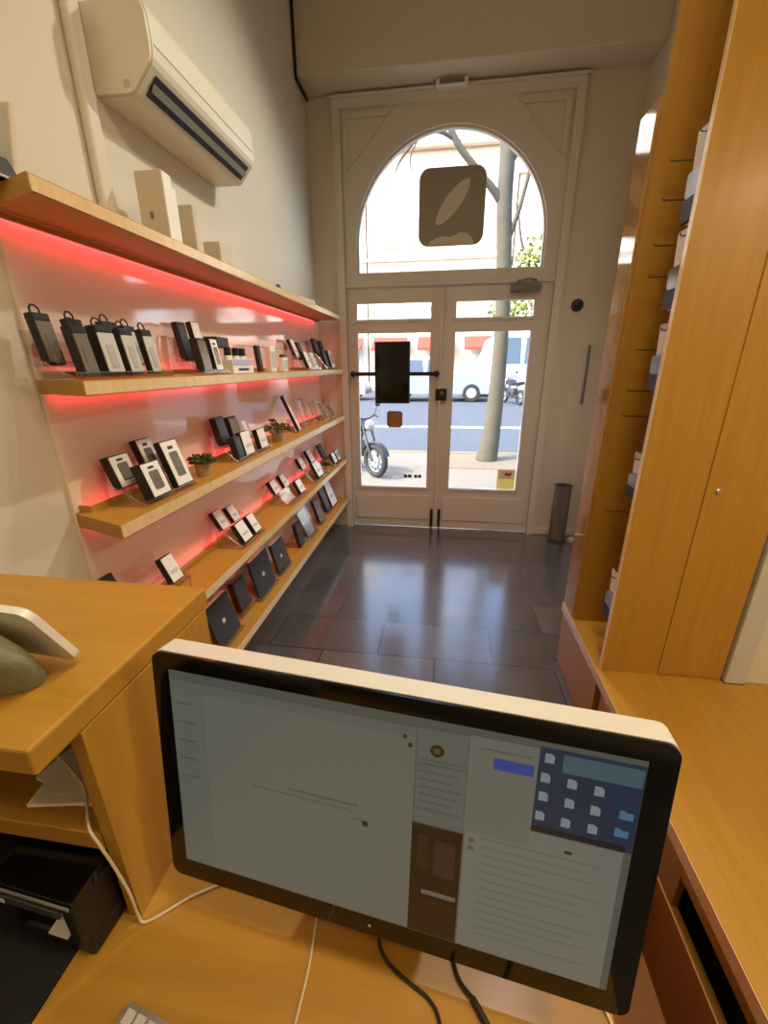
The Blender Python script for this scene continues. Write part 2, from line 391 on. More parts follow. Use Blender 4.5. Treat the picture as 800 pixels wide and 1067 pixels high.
# small fittings of the front wall
el = thing('emergency_light', 'small white emergency light box on the bulkhead above the arch', 'light', (-.04, 3.70, 3.30))
MB().box(-.11, .11, -.035, .055, -.0, .046, .012).build('housing', M['whitep'], el)
MB().box(-.085, .085, -.041, -.0345, .008, .036, .003).build('lens', M['grey'], el)
wd = thing('wall_sensor', 'small dark round fitting on the wall right of the doors', 'sensor', (.99, YD, 1.93), (R(90), 0, 0))
MB().lathe([(.045, .0), (.045, .012), (.038, .02), (.02, .024)], 28).build('bezel', M['dgrey'], wd, True)
MB().lathe([(.026, .0242), (.026, .03), (.018, .034)], 24).build('dial', M['black'], wd, True)
tag(MB().tube([(1.128, YD-.012, 1.64), (1.13, YD-.012, 1.40), (1.128, YD-.012, 1.18)], .011, 8).build('cable_cover', M['grey']), 'thin grey upright strip on the wall above the bin', 'cable cover')
bn = thing('umbrella_stand', 'tall grey metal bin in the corner right of the doors', 'bin', (1.045, 3.62, 0))
MB().lathe([(.074, .0), (.074, .02), (.068, .022), (.068, .5), (.073, .503), (.073, .515), (.064, .515), (.062, .03), (.0, .028)], 32).build('drum', M['bin'], bn, True)
MB().lathe([(.078, .0), (.078, .018), (.0745, .02)], 32).build('foot_ring', M['dgrey'], bn, True)
tag(MB().lathe([(.03, .0), (.034, .012), (.03, .03), (.014, .042), (.004, .044)], 20, Matrix.Translation((1.165, 3.6, 0))).build('door_stop', M['beige'], None, True), 'small pale round door stop on the floor beside the bin', 'door stop')
tag(MB().tube([(XL+.012, 3.507, 4.29), (XL+.012, 3.507, 3.36), (XL+.014, 3.51, 3.335), (XL+.012, 3.75, 3.335)], .01, 8).build('ceiling_cable', M['black']), 'dark cable running down the edge of the bulkhead beam', 'cable')

# ------------------------------------------------------------------ display wall on the left
SY0, SY1, SXF = 1.0, 3.66, -.88
PX = XL+.012
panel = MB().box(XL+.001, PX, 1.03, 3.70, .001, 1.848).build('back_panel', M['panel'])
tag(panel, 'glossy pinkish back panel behind the lower display shelves', 'panel')
LEDR = (1, .035, .05)
M['led'] = glow('red_led_strip', LEDR, 23)
M['led2'] = glow('red_led_strip_dim', LEDR, 6)
M['led3'] = glow('red_led_strip_faint', LEDR, 11)
SH = {}   # name -> top height
def shelf(z0, z1, y0, y1, label, led, led2=None):
    t = thing('display_shelf', label, 'shelf', (0, 0, z0), group='wooden display shelves on the left wall')
    MB().prism([(PX+.001, y0+.075), (SXF, y0), (SXF, y1), (PX+.001, y1)], 0, z1-z0, 'z').build('board', M['woodY'], t)
    MB().box(SXF+.0003, SXF+.003, y0+.002, y1-.002, .003, z1-z0-.003).build('edge_band', M['edge'], t)
    if led:
        MB().box(PX+.014, PX+.023, y0+.1, y1-.04, -.004, -.001).build('light_strip', led, t)
        if z0 > 1.6: MB().box(PX+.034, PX+.037, y0+.08, y1-.01, -.016, -.0005).build('valance', M['woodY'], t)
    if led2:
        h = z1-z0
        MB().box(PX+.020, PX+.036, 1.06, y1-.04, h+.0003, h+.0018).build('light_strip', led2, t)
        MB().box(PX+.041, PX+.044, 1.045, y1-.03, h+.0003, h+.02).box(PX+.001, PX+.0409, 1.045, 1.048, h+.0003, h+.02).build('back_lip', M['woodY'], t)
    return t
shelf(1.849, 1.885, .93, 3.62, 'topmost wooden shelf, holding white boxes above the red glow', M['led'])
shelf(1.432, 1.470, .945, 3.66, 'second wooden shelf from the top, with black hooked packs', M['led3'], M['led2'])
shelf(1.043, 1.085, .955, 3.66, 'third wooden shelf from the top, with two small potted plants', M['led3'], M['led2'])
shelf(.650, .690, .96, 3.70, 'fourth wooden shelf from the top, with small white-fronted packs', M['led3'], M['led2'])
shelf(.262, .305, .96, 3.71, 'lowest wooden shelf near the floor, with black sleeves', None)
S1, S2, S3, S4, S5 = 1.885, 1.470, 1.085, .690, .305


# packs ----------------------------------------------------------------
def pack(x, y, z, w, h, t, lean, label, group, style='case', yaw=0, name='phone_case_pack', cat='pack'):
    """x, z: foot of the back edge; y: centre"""
    o = thing(name, label, cat, (x, y, z), Euler((0, R(-lean), R(yaw)), 'XYZ'), group)
    hw = w/2
    if style in ('case', 'greyhook', 'smokehook', 'slim', 'plain'):
        body = M['blackcard'] if style != 'plain' else M['white']
        MB().box(0, t, -hw, hw, 0, h, .002).build('box', body, o)
        if style == 'case':
            MB().box(t+.0002, t+.002, -hw+.003, hw-.003, .004, h-.004).build('front_card', M['white'], o)
            MB().prism(rrect(-hw*.5, hw*.5, h*.2, h*.74, .006, 3), t+.0022, t+.0034, 'x').build('picture', M['winbox'], o)
            MB().box(t+.0022, t+.0032, -hw*.35, hw*.25, h*.8, h*.87).build('printed_mark', M['phone'], o)
        elif style in ('greyhook', 'smokehook'):
            MB().prism(rrect(-hw+.003, hw-.003, .004, h*.84, .004, 3), t+.0002, t+.0025, 'x').build('front_window', M['winbox'] if style == 'smokehook' else M['lgrey'], o)
            MB().box(t+.0027, t+.004, -hw*.4, hw*.4, h*.12, h*.6).build('picture', M['winbox'] if style == 'smokehook' else M['pale'], o)
            MB().box(t+.0002, t+.002, -hw*.9, hw*.9, h*.86, h*.985).build('header_card', M['black'], o)
            MB().tube([(t*.5, -hw*.55, h-.002), (t*.5, -hw*.5, h+.012), (t*.5, -hw*.2, h+.02), (t*.5, hw*.2, h+.02), (t*.5, hw*.5, h+.012), (t*.5, hw*.55, h-.002)], .0025, 6).build('hang_loop', M['black'], o)
        elif style == 'slim':
            MB().box(t+.0002, t+.002, -hw+.002, hw-.002, .003, h-.003).build('front_card', M['white'], o)
            MB().box(t+.0022, t+.003, -hw*.6, hw*.6, h*.3, h*.45).build('printed_band', M['lgrey'], o)
        else:
            MB().box(t+.0002, t+.0015, -hw*.8, hw*.8, h*.15, h*.8).build('printed_face', M['lgrey'], o)
    elif style == 'dark':
        MB().box(0, t, -hw, hw, 0, h, .002).build('box', M['blackcard'], o)
        MB().box(t+.0002, t+.0015, -hw+.004, hw-.004, h*.1, h*.92).build('front_card', M['dgrey'], o)
    elif style == 'smoke':
        MB().box(0, t, -hw, hw, 0, h, .003).build('box', M['blackcard'], o)
        MB().prism(rrect(-hw+.003, hw-.003, .004, h*.9, .004, 3), t+.0002, t+.004, 'x').build('front_window', M['winbox'], o)
    return o

def stand(x0s, zs, y0, y1, shelf_z, lean, label):
    """clear stepped stand: for every tier a ledge, a lip and a leaning back rest, on two end plates"""
    o = thing('acrylic_stand', label, 'display stand', (0, 0, shelf_z), group='clear display stands on the left shelves')
    for x, z in zip(x0s, zs):
        zz = z-shelf_z
        MB().box(x-.004, x+.034, y0, y1, zz-.0035, zz-.0005).build('ledge', M['acrylic'], o)
        MB().box(x+.0345, x+.0365, y0, y1, zz-.003, zz+.010).build('front_lip', M['acrylic'], o)
        m = Matrix.Translation((x-.004, 0, zz)) @ Matrix.Rotation(R(-lean), 4, 'Y')
        MB().box(-.003, -.001, y0, y1, 0, .085, 0, m).build('back_rest', M['acrylic'], o)
    xm = max(x0s)+.03; xn = min(x0s)-.012
    for y in (y0-.0035, y1+.0005):
        MB().prism([(xn, 0.0003), (xm, 0.0003), (xm, max(.004, zs[-1]-shelf_z-.003)), (xn+.02, zs[0]-shelf_z+.02), (xn-.0, zs[0]-shelf_z+.03)], y, y+.003).build('end_plate', M['acrylic'], o)
        pts = [(xn, .0015), (xm, .0015), (xm, max(.004, zs[-1]-shelf_z-.003)), (xn+.02, zs[0]-shelf_z+.02), (xn, zs[0]-shelf_z+.03), (xn, .0015)]
    b_ = MB()
    for y in (y0-.002, y1+.002): b_.tube([(p[0], y, p[1]) for p in pts], .0013, 5)
    for x, z in zip(x0s, zs): b_.tube([(x+.0355, y0, z-shelf_z+.010), (x+.0355, y1, z-shelf_z+.010)], .0013, 5)
    b_.build('polished_edge', M['acredge'], o)
    return o

ORD = ['first', 'second', 'third', 'fourth', 'fifth', 'sixth']
def tiers(shelf_z, where, rear, front, dz, lean, yr, styles, xr=-1.022, xf=-.948, gname=None, fz=.008):
    """rear/front: lists of (y, w, h, t)"""
    stand([xr, xf], [shelf_z+dz, shelf_z+fz], yr[0], yr[1], shelf_z, lean, 'clear stepped stand under the '+where)
    for nm, lst, x, z, st in (('upper', rear, xr, shelf_z+dz, styles[0]), ('lower', front, xf, shelf_z+fz, styles[1])):
        for i, (y, w, h, t) in enumerate(lst):
            sty = st if isinstance(st, str) else st[i]
            look = {'case': 'white-fronted case pack', 'greyhook': 'black-topped hooked pack', 'smokehook': 'smoky hooked pack', 'slim': 'slim white-fronted black pack', 'dark': 'plain dark pack', 'smoke': 'smoky window pack', 'plain': 'all-white pack'}[sty]
            pos = ORD[i] if len(lst) > 1 else 'alone'
            pack(x, y, z, w, h, t, lean, '%s, %s in %s tier of %s' % (look, pos, nm, where), gname or ('packs in '+where), sty)

# second shelf
tiers(S2, 'nearest cluster on the second shelf', [(1.015, .05, .125, .022), (1.115, .05, .12, .022), (1.24, .055, .125, .022), (1.325, .055, .12, .02)],
      [(1.03, .048, .12, .026), (1.115, .064, .128, .028), (1.205, .055, .128, .022), (1.30, .05, .132, .02)], .034, 9, (.965, 1.36), (['smokehook', 'greyhook', 'greyhook', 'greyhook'], ['smokehook', 'greyhook', 'greyhook', 'greyhook']), xf=-.945)
tiers(S2, 'second cluster on the second shelf', [(1.615, .055, .14, .024), (1.715, .055, .15, .022)], [(1.595, .06, .122, .03), (1.69, .055, .125, .028)], .05, 9, (1.555, 1.75), (['dark', 'slim'], ['smoke', 'case']))
bk = thing('speaker_box', 'small black gift box standing behind the lavender display tray', 'box', (-1.0, 1.83, S2+.105))
MB().box(-.03, .03, -.055, .055, .0, .045, .004).build('body', M['black'], bk)
MB().box(.0305, .032, -.045, .045, .006, .04).build('label_patch', M['dgrey'], bk)
rs = MB().box(-1.036, -.968, 1.765, 1.895, S2+.0003, S2+.104, .003).build('riser_block', M['acrylic']); tag(rs, 'clear plinth block carrying the small black gift box', 'display stand')
dt = thing('display_tray', 'white and lavender printed counter tray on the second shelf', 'tray', (-.935, 1.87, S2))
MB().box(-.03, .03, -.1, .1, .0005, .004).box(.027, .03, -.1, .1, .004, .062).box(-.03, -.027, -.1, .1, .004, .05).box(-.027, .027, -.1, -.097, .004, .055).box(-.027, .027, .097, .1, .004, .055).build('tray', M['white'], dt)
MB().box(.0303, .0312, -.094, .094, .034, .058).build('lavender_band', M['lav'], dt)
MB().box(.0303, .0312, -.05, .05, .012, .022).build('printed_strip', M['dgrey'], dt)
for i, y in enumerate((1.80, 1.87, 1.935)):
    b = thing('spray_bottle', 'white bottle with black cap, %s from the near end of the lavender tray' % ORD[i], 'bottle', (-.938, y, S2+.0045), group='capped bottles in the lavender tray')
    MB().lathe([(.017, 0), (.018, .004), (.018, .062), (.013, .07)], 20).build('bottle', M['whitep'], b, True)
    MB().lathe([(.015, .0702), (.015, .1), (.012, .103)], 20).build('cap', M['black'], b, True)
pack(-.99, 2.22, S2+.001, .04, .13, .02, 6, 'thin black pack leaning just beyond the lavender tray', 'single packs on the second shelf', 'dark')
o = pack(-.965, 2.30, S2+.001, .075, .128, .03, 0, 'taller plain white box in the middle of the second shelf', 'single packs on the second shelf', 'plain', name='accessory_box', cat='box')
o = pack(-.955, 2.45, S2+.001, .08, .075, .03, 0, 'shorter white box with dark lid in the middle of the second shelf', 'single packs on the second shelf', 'plain', name='accessory_box', cat='box')
MB().box(.002, .028, -.025, .025, .0755, .092, .004).build('lid', M['dgrey'], o)
fr = thing('display_riser', 'clear bridge-shaped riser behind the white boxes on the second shelf', 'display stand', (0, 0, S2))
MB().box(-1.035, -.985, 2.05, 2.74, .125, .1285).build('top_plate', M['acrylic'], fr)
for y in (2.05, 2.39, 2.737): MB().box(-1.035, -.985, y, y+.003, .0003, .1245).build('leg', M['acrylic'], fr)
tiers(S2, 'third cluster on the second shelf', [(2.90, .07, .13, .024), (3.02, .07, .115, .024)], [(2.93, .075, .115, .024), (3.08, .08, .11, .024)], .07, 22, (2.85, 3.14), (['slim', 'dark'], ['slim', 'plain']), xr=-1.02)
tiers(S2, 'far cluster on the second shelf', [(3.39, .09, .13, .024), (3.54, .085, .12, .024)], [(3.38, .085, .13, .024), (3.55, .09, .14, .024)], .10, 16, (3.33, 3.62), (['dark', 'dark'], ['dark', 'case']), xr=-1.02)

# third shelf
tiers(S3, 'nearest cluster on the third shelf', [(1.165, .085, .105, .03), (1.305, .075, .135, .026)], [(1.185, .088, .115, .036), (1.33, .09, .165, .024)], .045, 17, (1.11, 1.38), ('case', 'case'), xr=-1.022, xf=-.937)
tiers(S3, 'second cluster on the third shelf', [(1.80, .075, .13, .03), (1.92, .08, .12, .026)], [(1.785, .06, .10, .03), (1.88, .09, .112, .026), (2.05, .085, .1, .026)], .065, 13, (1.74, 2.10), (['dark', 'smoke'], ['dark', 'slim', 'slim']))
pack(-.975, 2.70, S3+.001, .035, .245, .022, 24, 'long black and white pack leaning alone on the third shelf', 'single packs on the third shelf', 'slim')
stand([-.978], [S3+.004], 2.62, 2.78, S3, 24, 'low clear stand under the lone long pack')
def potted(loc, label, pr, ph, fr_, fh, flower=False):
    p = thing('potted_plant', label, 'plant', loc)
    po = MB().lathe([(pr*.72, 0), (pr*.8, .004), (pr, ph), (pr*.9, ph), (pr*.86, ph-.012), (0, ph-.012)], 24).build('pot', M['potg'], p, True)
    MB().lathe([(pr*.85, ph-.0118), (pr*.4, ph-.006), (.001, ph-.004)], 20).build('soil', M['soil'], po)
    b = MB(); rnd = random.Random(hash(label) % 1000)
    rnd = random.Random(len(label))
    for k in range(260):
        a = rnd.uniform(0, 6.283); e = rnd.uniform(0, 1); q = fr_*math.sqrt(rnd.random())
        c0 = Vector((q*math.cos(a), q*math.sin(a), ph+.005+fh*e*(1-.4*(q/fr_))))
        m = Matrix.Translation(c0) @ Euler((rnd.uniform(-1, 1), rnd.uniform(-1, 1), a)).to_matrix().to_4x4()
        l_ = rnd.uniform(.010, .016)
        b.prism([(0, -.1*l_), (.5*l_, -.45*l_), (1.3*l_, 0), (.5*l_, .45*l_), (0, .1*l_)], 0, .0006, 'z', m)
    st_ = MB()
    for k in range(9):
        a = k*.7; st_.tube([(0, 0, ph-.01), (fr_*.25*math.cos(a), fr_*.25*math.sin(a), ph+fh*.4), (fr_*.55*math.cos(a), fr_*.55*math.sin(a), ph+fh*.75)], .0012, 5)
    st_.build('stems', M['leaf'], p); b.build('leaves', M['leaf'], p)
    if flower:
        f = MB()
        for k in range(14):
            a = k*2.4; q = .004*math.sqrt(k); f.ball((q*math.cos(a)-.01, q*math.sin(a)-.03, ph+fh+.018+.004*math.cos(k)), .008, (1, 1, .8), 1)
        f.tube([(0, 0, ph), (-.005, -.02, ph+fh*.6), (-.01, -.03, ph+fh+.015)], .0015, 5)
        f.build('bloom', M['flower'], p)
potted((-.955, 1.51, S3), 'small green plant in a stone-coloured pot, nearer one on the third shelf', .03, .05, .042, .028)
potted((-.96, 2.31, S3), 'leafy plant with one dark red bloom on the third shelf', .036, .055, .072, .05, True)
def clear_item(loc, w, h, d, lean, label, kind=0):
    o = thing('clear_case', label, 'case', loc, (0, R(-lean), 0), 'clear cases at the far end of the third shelf')
    pts = rrect(-w/2, w/2, 0.0, h, .012, 4); inn = rrect(-w/2+.006, w/2-.006, .006, h-.006, .01, 4)
    MB().prism(pts, 0, .002, 'x').build('sheet', M['acrylic'] if kind == 0 else M['clearbag'], o)
    b = MB(); n = len(pts)
    for i in range(n):
        p, q = pts[i], pts[(i+1) % n]; b.tube([(.005, p[0], p[1]), (.005, q[0], q[1])], .0035, 6)
    b.build('rim', M['clearbag'] if kind == 0 else M['lgrey'], o)
    return o
clear_item((-1.0, 2.98, S3+.002), .12, .19, .02, 14, 'tall clear phone case standing nearest at the far end of third shelf')
clear_item((-.97, 3.14, S3+.002), .12, .16, .02, 16, 'mid-sized clear phone case between the two others on the third shelf')
clear_item((-.95, 3.33, S3+.002), .13, .15, .02, 28, 'frosted clear case leaning back towards the far end of the third shelf', 1)
clear_item((-.935, 3.50, S3+.002), .13, .115, .02, 30, 'shortest frosted clear case at the very end of the third shelf', 1)

# fourth shelf
tiers(S4, 'nearest cluster on the fourth shelf', [(1.02, .06, .1, .022)], [(1.21, .06, .1, .024)], .09, 22, (.98, 1.26), (['dark'], ['slim']), xr=-1.02, fz=.075)
tiers(S4, 'second cluster on the fourth shelf', [(1.70, .065, .1, .024), (1.81, .062, .085, .024)], [(1.73, .082, .1, .026), (1.845, .066, .1, .024)], .075, 28, (1.66, 1.89), ('slim', 'slim'), xr=-1.02, xf=-.932)
tiers(S4, 'third cluster on the fourth shelf', [(2.345, .085, .092, .024), (2.495, .07, .09, .024)], [(2.55, .09, .09, .024)], .055, 27, (2.29, 2.61), ('slim', 'slim'), xr=-1.02, xf=-.932)
tiers(S4, 'fourth cluster on the fourth shelf', [(2.86, .082, .095, .024), (3.08, .082, .11, .024)], [(2.975, .12, .12, .024)], .085, 27, (2.80, 3.14), ('slim', 'slim'), xr=-1.02, xf=-.932)
tiers(S4, 'far cluster on the fourth shelf', [(3.42, .09, .13, .022)], [(3.44, .085, .09, .022), (3.56, .08, .09, .022)], .05, 24, (3.37, 3.62), (['dark'], ['slim', 'case']), xr=-1.02, xf=-.932)
potted((-.955, 3.27, S4), 'tiny brown-potted plant near the far end of the fourth shelf', .02, .03, .022, .02)

# lowest shelf: sleeves
def sleeve(x, y, z, w, h, t, lean, label, mat='steelgrey', shiny=True):
    o = thing('laptop_sleeve', label, 'sleeve', (x, y, z), (0, R(-lean), 0), 'dark sleeves on the lowest shelf')
    MB().prism(rrect(-w/2, w/2, 0, h, .012, 4), 0, t, 'x').build('body', M[mat], o)
    MB().box(t*.05, t*.95, -w/2+.010, w/2-.010, h+.0003, h+.006).build('lit_top_edge', M['white'], o)  # white strip painted as the light caught along the sleeve's top
    MB().prism(rrect(-w*.07, w*.05, h*.42, h*.52, .004, 3), t+.0002, t+.0015, 'x').build('emblem', M['lgrey'], o)
    return o
def boardrest(x, y0, y1, z, lean, label):
    stand([x], [z+.004], y0, y1, z, lean, label)
sleeve(-.95, 1.50, S5+.0042, .185, .20, .016, 16, 'slate grey sleeve nearest the counter on the lowest shelf')
boardrest(-.953, 1.40, 1.60, S5, 16, 'clear rest behind the nearest slate grey sleeve')
pack(-1.0, 1.37, S5+.001, .05, .2, .016, 14, 'black pack with dark front just before the nearest grey sleeve', 'packs on the lowest shelf', 'dark')
o = pack(-1.035, 1.33, S5+.001, .05, .2, .012, 14, 'thin dark red and black pack deepest beside the nearest grey sleeve', 'packs on the lowest shelf', 'dark'); o.children[0].data = o.children[0].data.copy(); o.children[0].data.materials[0] = M['red']
o = pack(-.985, 1.71, S5+.03, .11, .165, .03, 12, 'dark red-edged pack on a clear stand after the nearest sleeve', 'packs on the lowest shelf', 'dark'); o.children[0].data.materials[0] = M['red']
boardrest(-.99, 1.64, 1.80, S5+.026, 12, 'clear raised stand carrying the dark red-edged pack')
MB().box(-.99, -.955, 1.645, 1.79, -.0255, -.006).build('plinth', M['acrylic'], bpy.data.objects[[q.name for q in bpy.data.objects if q.name.startswith('acrylic_stand')][-1]])
sleeve(-.955, 1.94, S5+.0042, .215, .215, .016, 12, 'largest slate grey sleeve, second from the counter on the lowest shelf')
boardrest(-.958, 1.82, 2.06, S5, 12, 'clear rest behind the largest slate grey sleeve')
sleeve(-.955, 2.20, S5+.0042, .175, .19, .018, 14, 'near-black sleeve, third from the counter on the lowest shelf', 'dgrey')
boardrest(-.958, 2.10, 2.30, S5, 14, 'clear rest behind the near-black sleeve')
bg = thing('clear_bag', 'shiny clear plastic pouch with silver face on the lowest shelf', 'bag', (-.95, 2.74, S5+.0045), (0, R(-24), 0))
MB().prism(rrect(-.09, .09, 0, .25, .01, 4), 0, .03, 'x').build('pouch', M['clearbag'], bg)
MB().box(.004, .018, -.075, .075, .01, .2, .004).build('silver_insert', M['alu'], bg)
MB().box(.008, .02, -.09, .09, .251, .275, .003).build('header_card', M['white'], bg)
boardrest(-.953, 2.64, 2.85, S5, 24, 'clear rest behind the shiny plastic pouch')
pack(-.97, 2.56, S5+.001, .09, .17, .025, 12, 'dark upright pack just before the shiny clear pouch', 'packs on the lowest shelf', 'dark')
pack(-.958, 3.03, S5+.0042, .13, .195, .02, 17, 'grey-fronted pack just beyond the shiny clear pouch', 'packs on the lowest shelf', 'smoke')
boardrest(-.961, 2.95, 3.11, S5, 17, 'clear rest behind the grey-fronted pack beyond the pouch')
pack(-.97, 3.28, S5+.0042, .11, .21, .02, 20, 'dark pack second from the far end of the lowest shelf', 'packs on the lowest shelf', 'dark')
pack(-.965, 3.46, S5+.0042, .16, .225, .018, 20, 'wide pale grey-fronted pack at the far end of the lowest shelf', 'packs on the lowest shelf', 'slim')
boardrest(-.973, 3.2, 3.56, S5, 20, 'clear rest under the two far-end packs of the lowest shelf')

# topmost shelf
def carton(loc, w, d, h, label, dot=False, mats=('white', 'beige')):
    o = thing('product_box', label, 'box', loc, group='pale boxes on the topmost shelf')
    MB().box(-d, 0, 0, w, 0, h-.0, .002).build('box', M[mats[1]], o)
    MB().box(.0003, .0012, .003, w-.003, .004, h-.004).build('front_face', M[mats[0]], o)
    if dot: MB().prism(rrect(-d*.62, -d*.5, h*.36, h*.46, .005, 4), -.0012, -.0003, 'y').build('printed_mark', M['grey'], o)
    return o
carton((-.925, 1.487, S1), .05, .095, .208, 'tallest pale box on the topmost shelf, below the air conditioner', True)
carton((-.945, 1.545, S1), .045, .06, .19, 'narrow white box right behind the tallest pale box')
carton((-.93, 1.655, S1), .026, .075, .165, 'middle-sized beige box between the tallest and the lowest box', mats=('beige', 'beige'))
carton((-.915, 1.80, S1), .1, .07, .085, 'lowest beige box, furthest of the pale boxes on the topmost shelf', mats=('beige', 'beige'))
ts = thing('tablet_stand', 'dark grey wedge-shaped stand at the near end of the topmost shelf', 'stand', (-1.0, .945, S1))
MB().prism([(-.07, 0), (.045, 0), (.02, .05), (-.05, .075)], -.0, .05, 'y').build('wedge', M['dgrey'], ts)
MB().box(-.072, .046, -.002, .052, .0, .006, .002).build('base_plate', M['lgrey'], ts)
tb = MB().box(-.06, .06, -.012, .0, 0, .17, .004, Matrix.Translation((-1.04, 1.012, S1+.003)) @ Matrix.Rotation(R(-12), 4, 'X')).build('card_panel', M['beige']); tag(tb, 'beige card panel leaning behind the dark wedge on the topmost shelf', 'card')
MB().box(-.05, .05, -.0135, -.0122, .02, .15, 0, Matrix.Translation((-1.04, 1.012, S1+.003)) @ Matrix.Rotation(R(-12), 4, 'X')).build('printed_face', M['lgrey'], tb)
kn = MB().lathe([(.012, 0), (.014, .006), (.008, .014), (.003, .017)], 16, Matrix.Translation((-.93, 1.27, S1))).build('dark_lump', M['dgrey'], None, True); tag(kn, 'tiny dark rounded lump lying on the topmost shelf before the boxes', 'lump')  # unidentified small dark bump, modelled as a plain lump
kn = MB().lathe([(.014, 0), (.02, .012), (.012, .03), (.006, .036)], 16, Matrix.Translation((-.93, 2.44, S1))).build('dark_cone', M['dgrey'], None, True); tag(kn, 'tiny dark cone standing towards the far end of the topmost shelf', 'cone')
rr_ = random.Random(3)
for i, y in enumerate((2.82, 2.93, 3.05)):
    w = thing('folded_cloth', ['nearest', 'middle', 'furthest'][i]+' of three small white folded packets at the topmost shelf end', 'packet', (-.95, y, S1), (0, 0, R(10*(i-1))), 'white packets on the topmost shelf')
    MB().box(-.04, .04, -.04, .04, 0, .022+.006*i, .006).build('packet', M['white'], w)
    MB().box(-.041, .041, -.006, .006, -.0+.001, .0235+.006*i, .002).build('band', M['lgrey'], w)

# air conditioner
ac = thing('air_conditioner', 'cream wall-mounted split air conditioner above the topmost shelf', 'air conditioner', (XL, 0, 0))
Y0, Y1 = 1.487, 2.195
prof = [(.001, 2.285), (.118, 2.283), (.132, 2.288), (.192, 2.352), (.2, 2.368), (.203, 2.40), (.2, 2.47), (.19, 2.492), (.16, 2.502), (.001, 2.505)]
MB().prism(prof, Y0+.012, Y1-.012).build('body', M['acp'], ac)
for (a, b) in ((Y0, Y0+.0115), (Y1-.0115, Y1)):
    MB().prism([(p[0]*.985+.0005, 2.395+(p[1]-2.395)*.97) for p in prof], a, b).build('end_cap', M['acp'], ac)
nrm = Vector((.064, 0, -.06)).normalized()
ang = math.atan2(.064, .06)
mt = Matrix.Translation((.163, 0, 2.3185)) @ Matrix.Rotation(-R(46.8), 4, 'Y')
# slot, two flaps and front seam
MB().box(-.032, .03, Y0+.04, Y1-.035, -.0015, .0005, 0, mt).build('air_slot', M['black'], ac)
for dx in (-.002,):
    mm = Matrix.Translation((.163, 0, 2.3185)) @ Matrix.Rotation(-R(46.8), 4, 'Y') @ Matrix.Translation((dx, 0, -.004)) @ Matrix.Rotation(R(-14), 4, 'Y')
    MB().box(-.0115, .0115, Y0+.042, Y1-.037, -.003, .0, 0, mm).build('louvre_flap', M['grey'], ac)
MB().box(.2005, .2035, Y0+.02, Y1-.02, 2.398, 2.401).build('front_seam', M['grey'], ac)
MB().box(.1, .118, Y0-.0015, Y0+.0002, 2.3, 2.318, .0).build('badge', M['lgrey'], ac)
tag(MB().box(XL+.0005, XL+.03, 1.395, 1.452, S1+.002, ZC-.002, .012, seg=3).build('pipe_trunking', M['wall']), 'cream boxed-in pipe running down the wall beside the air conditioner', 'pipe cover')

# ------------------------------------------------------------------ right-hand cabinet and bench
bench = thing('bench_counter', 'long low beech bench running along the right side', 'bench', (0, 0, 0))
BX = .648; BZ = .345
MB().prism([(BX-.003, .1), (1.9, .1), (1.9, 1.454), (1.1725, 1.454), (1.1725, 1.4395), (1.098, 1.4395), (1.098, 1.465), (XR-.002, 1.465), (XR-.002, 1.965), (BX-.003, 1.965)], BZ-.045, BZ, 'z').build('top', M['woodY'], bench)
MB().box(BX-.0055, BX-.0033, .11, 1.963, BZ-.043, BZ-.001).build('edge_band', M['edge'], bench)
MB().box(BX+.004, XR-.004, 1.452, 1.96, .0, BZ-.046, .002).build('base_cabinet', M['woodZ'], bench)
MB().box(BX+.012, BX+.030, .80, 1.39, .0, BZ-.046).build('front_board', M['woodY'], bench)
MB().box(BX+.012, BX+.030, .11, .7995, .235, BZ-.046).build('upper_rail', M['woodY'], bench)
MB().box(BX+.012, BX+.030, .11, .7995, .0, .115).build('lower_rail', M['woodY'], bench)
MB().box(BX+.30, BX+.32, .11, 1.43, .0, BZ-.047).build('recess_shade_board', M['blackmat'], bench)  # black board, the shade inside the recess put into its colour
for (a, b) in ((.095, .109), (1.391, 1.41)): MB().box(BX+.012, BX+.298, a, b, .0, BZ-.046).build('side_board', M['woodX'], bench)
tall = thing('tall_cabinet', 'tall beech display cabinet with an open bay of hooks', 'cabinet', (0, 0, BZ))
H = 2.95
MB().box(BX+.012, 1.092, 1.455, 1.474, .0005, H).build('near_panel', M['woodZ'], tall)
MB().box(BX+.0095, BX+.0118, 1.4555, 1.4735, .001, H).build('edge_band', M['edge'], tall)
dd = MB().box(.868, 1.090, 1.4505, 1.4545, .012, H-.02, .001).build('door', M['woodZ'], tall)
lk = MB().lathe([(.009, 0), (.009, .004), (.006, .007)], 20, Matrix.Translation((.905, 1.4503, 1.1-BZ+.0)) @ Matrix.Rotation(R(90), 4, 'X')).build('lock', M['alu'], dd, True)
MB().box(BX+.01, 1.092, 1.803, 1.822, .0005, H).build('far_panel', M['woodZ'], tall)
MB().box(BX+.0, 1.092, 1.8225, 1.962, .0005, 2.315-BZ, .002).build('side_unit', M['woodG'], tall)
MB().box(.905, 1.092, 1.4745, 1.8025, .0005, H).build('back_board', M['woodZ'], tall)
hook_z = [2.105, 2.0, 1.872, 1.778, 1.545, 1.402, 1.31, .925]
def hook(x0, y, z, label):
    o = thing('display_hook', label, 'hook', (.904, y, z), group='wire hooks in the cabinet bay')
    MB().tube([(0, 0, 0), (x0-.904, 0, 0), (x0-.908, 0, .002), (x0-.910, 0, .008)], .0022, 8).build('wire', M['steel'], o, True)
    MB().box(-.004, -.0003, -.012, .012, -.02, .012, .001).build('back_plate', M['steel'], o)
    return o
ordw = ['topmost', 'second', 'third', 'fourth', 'fifth', 'sixth', 'seventh', 'lowest']
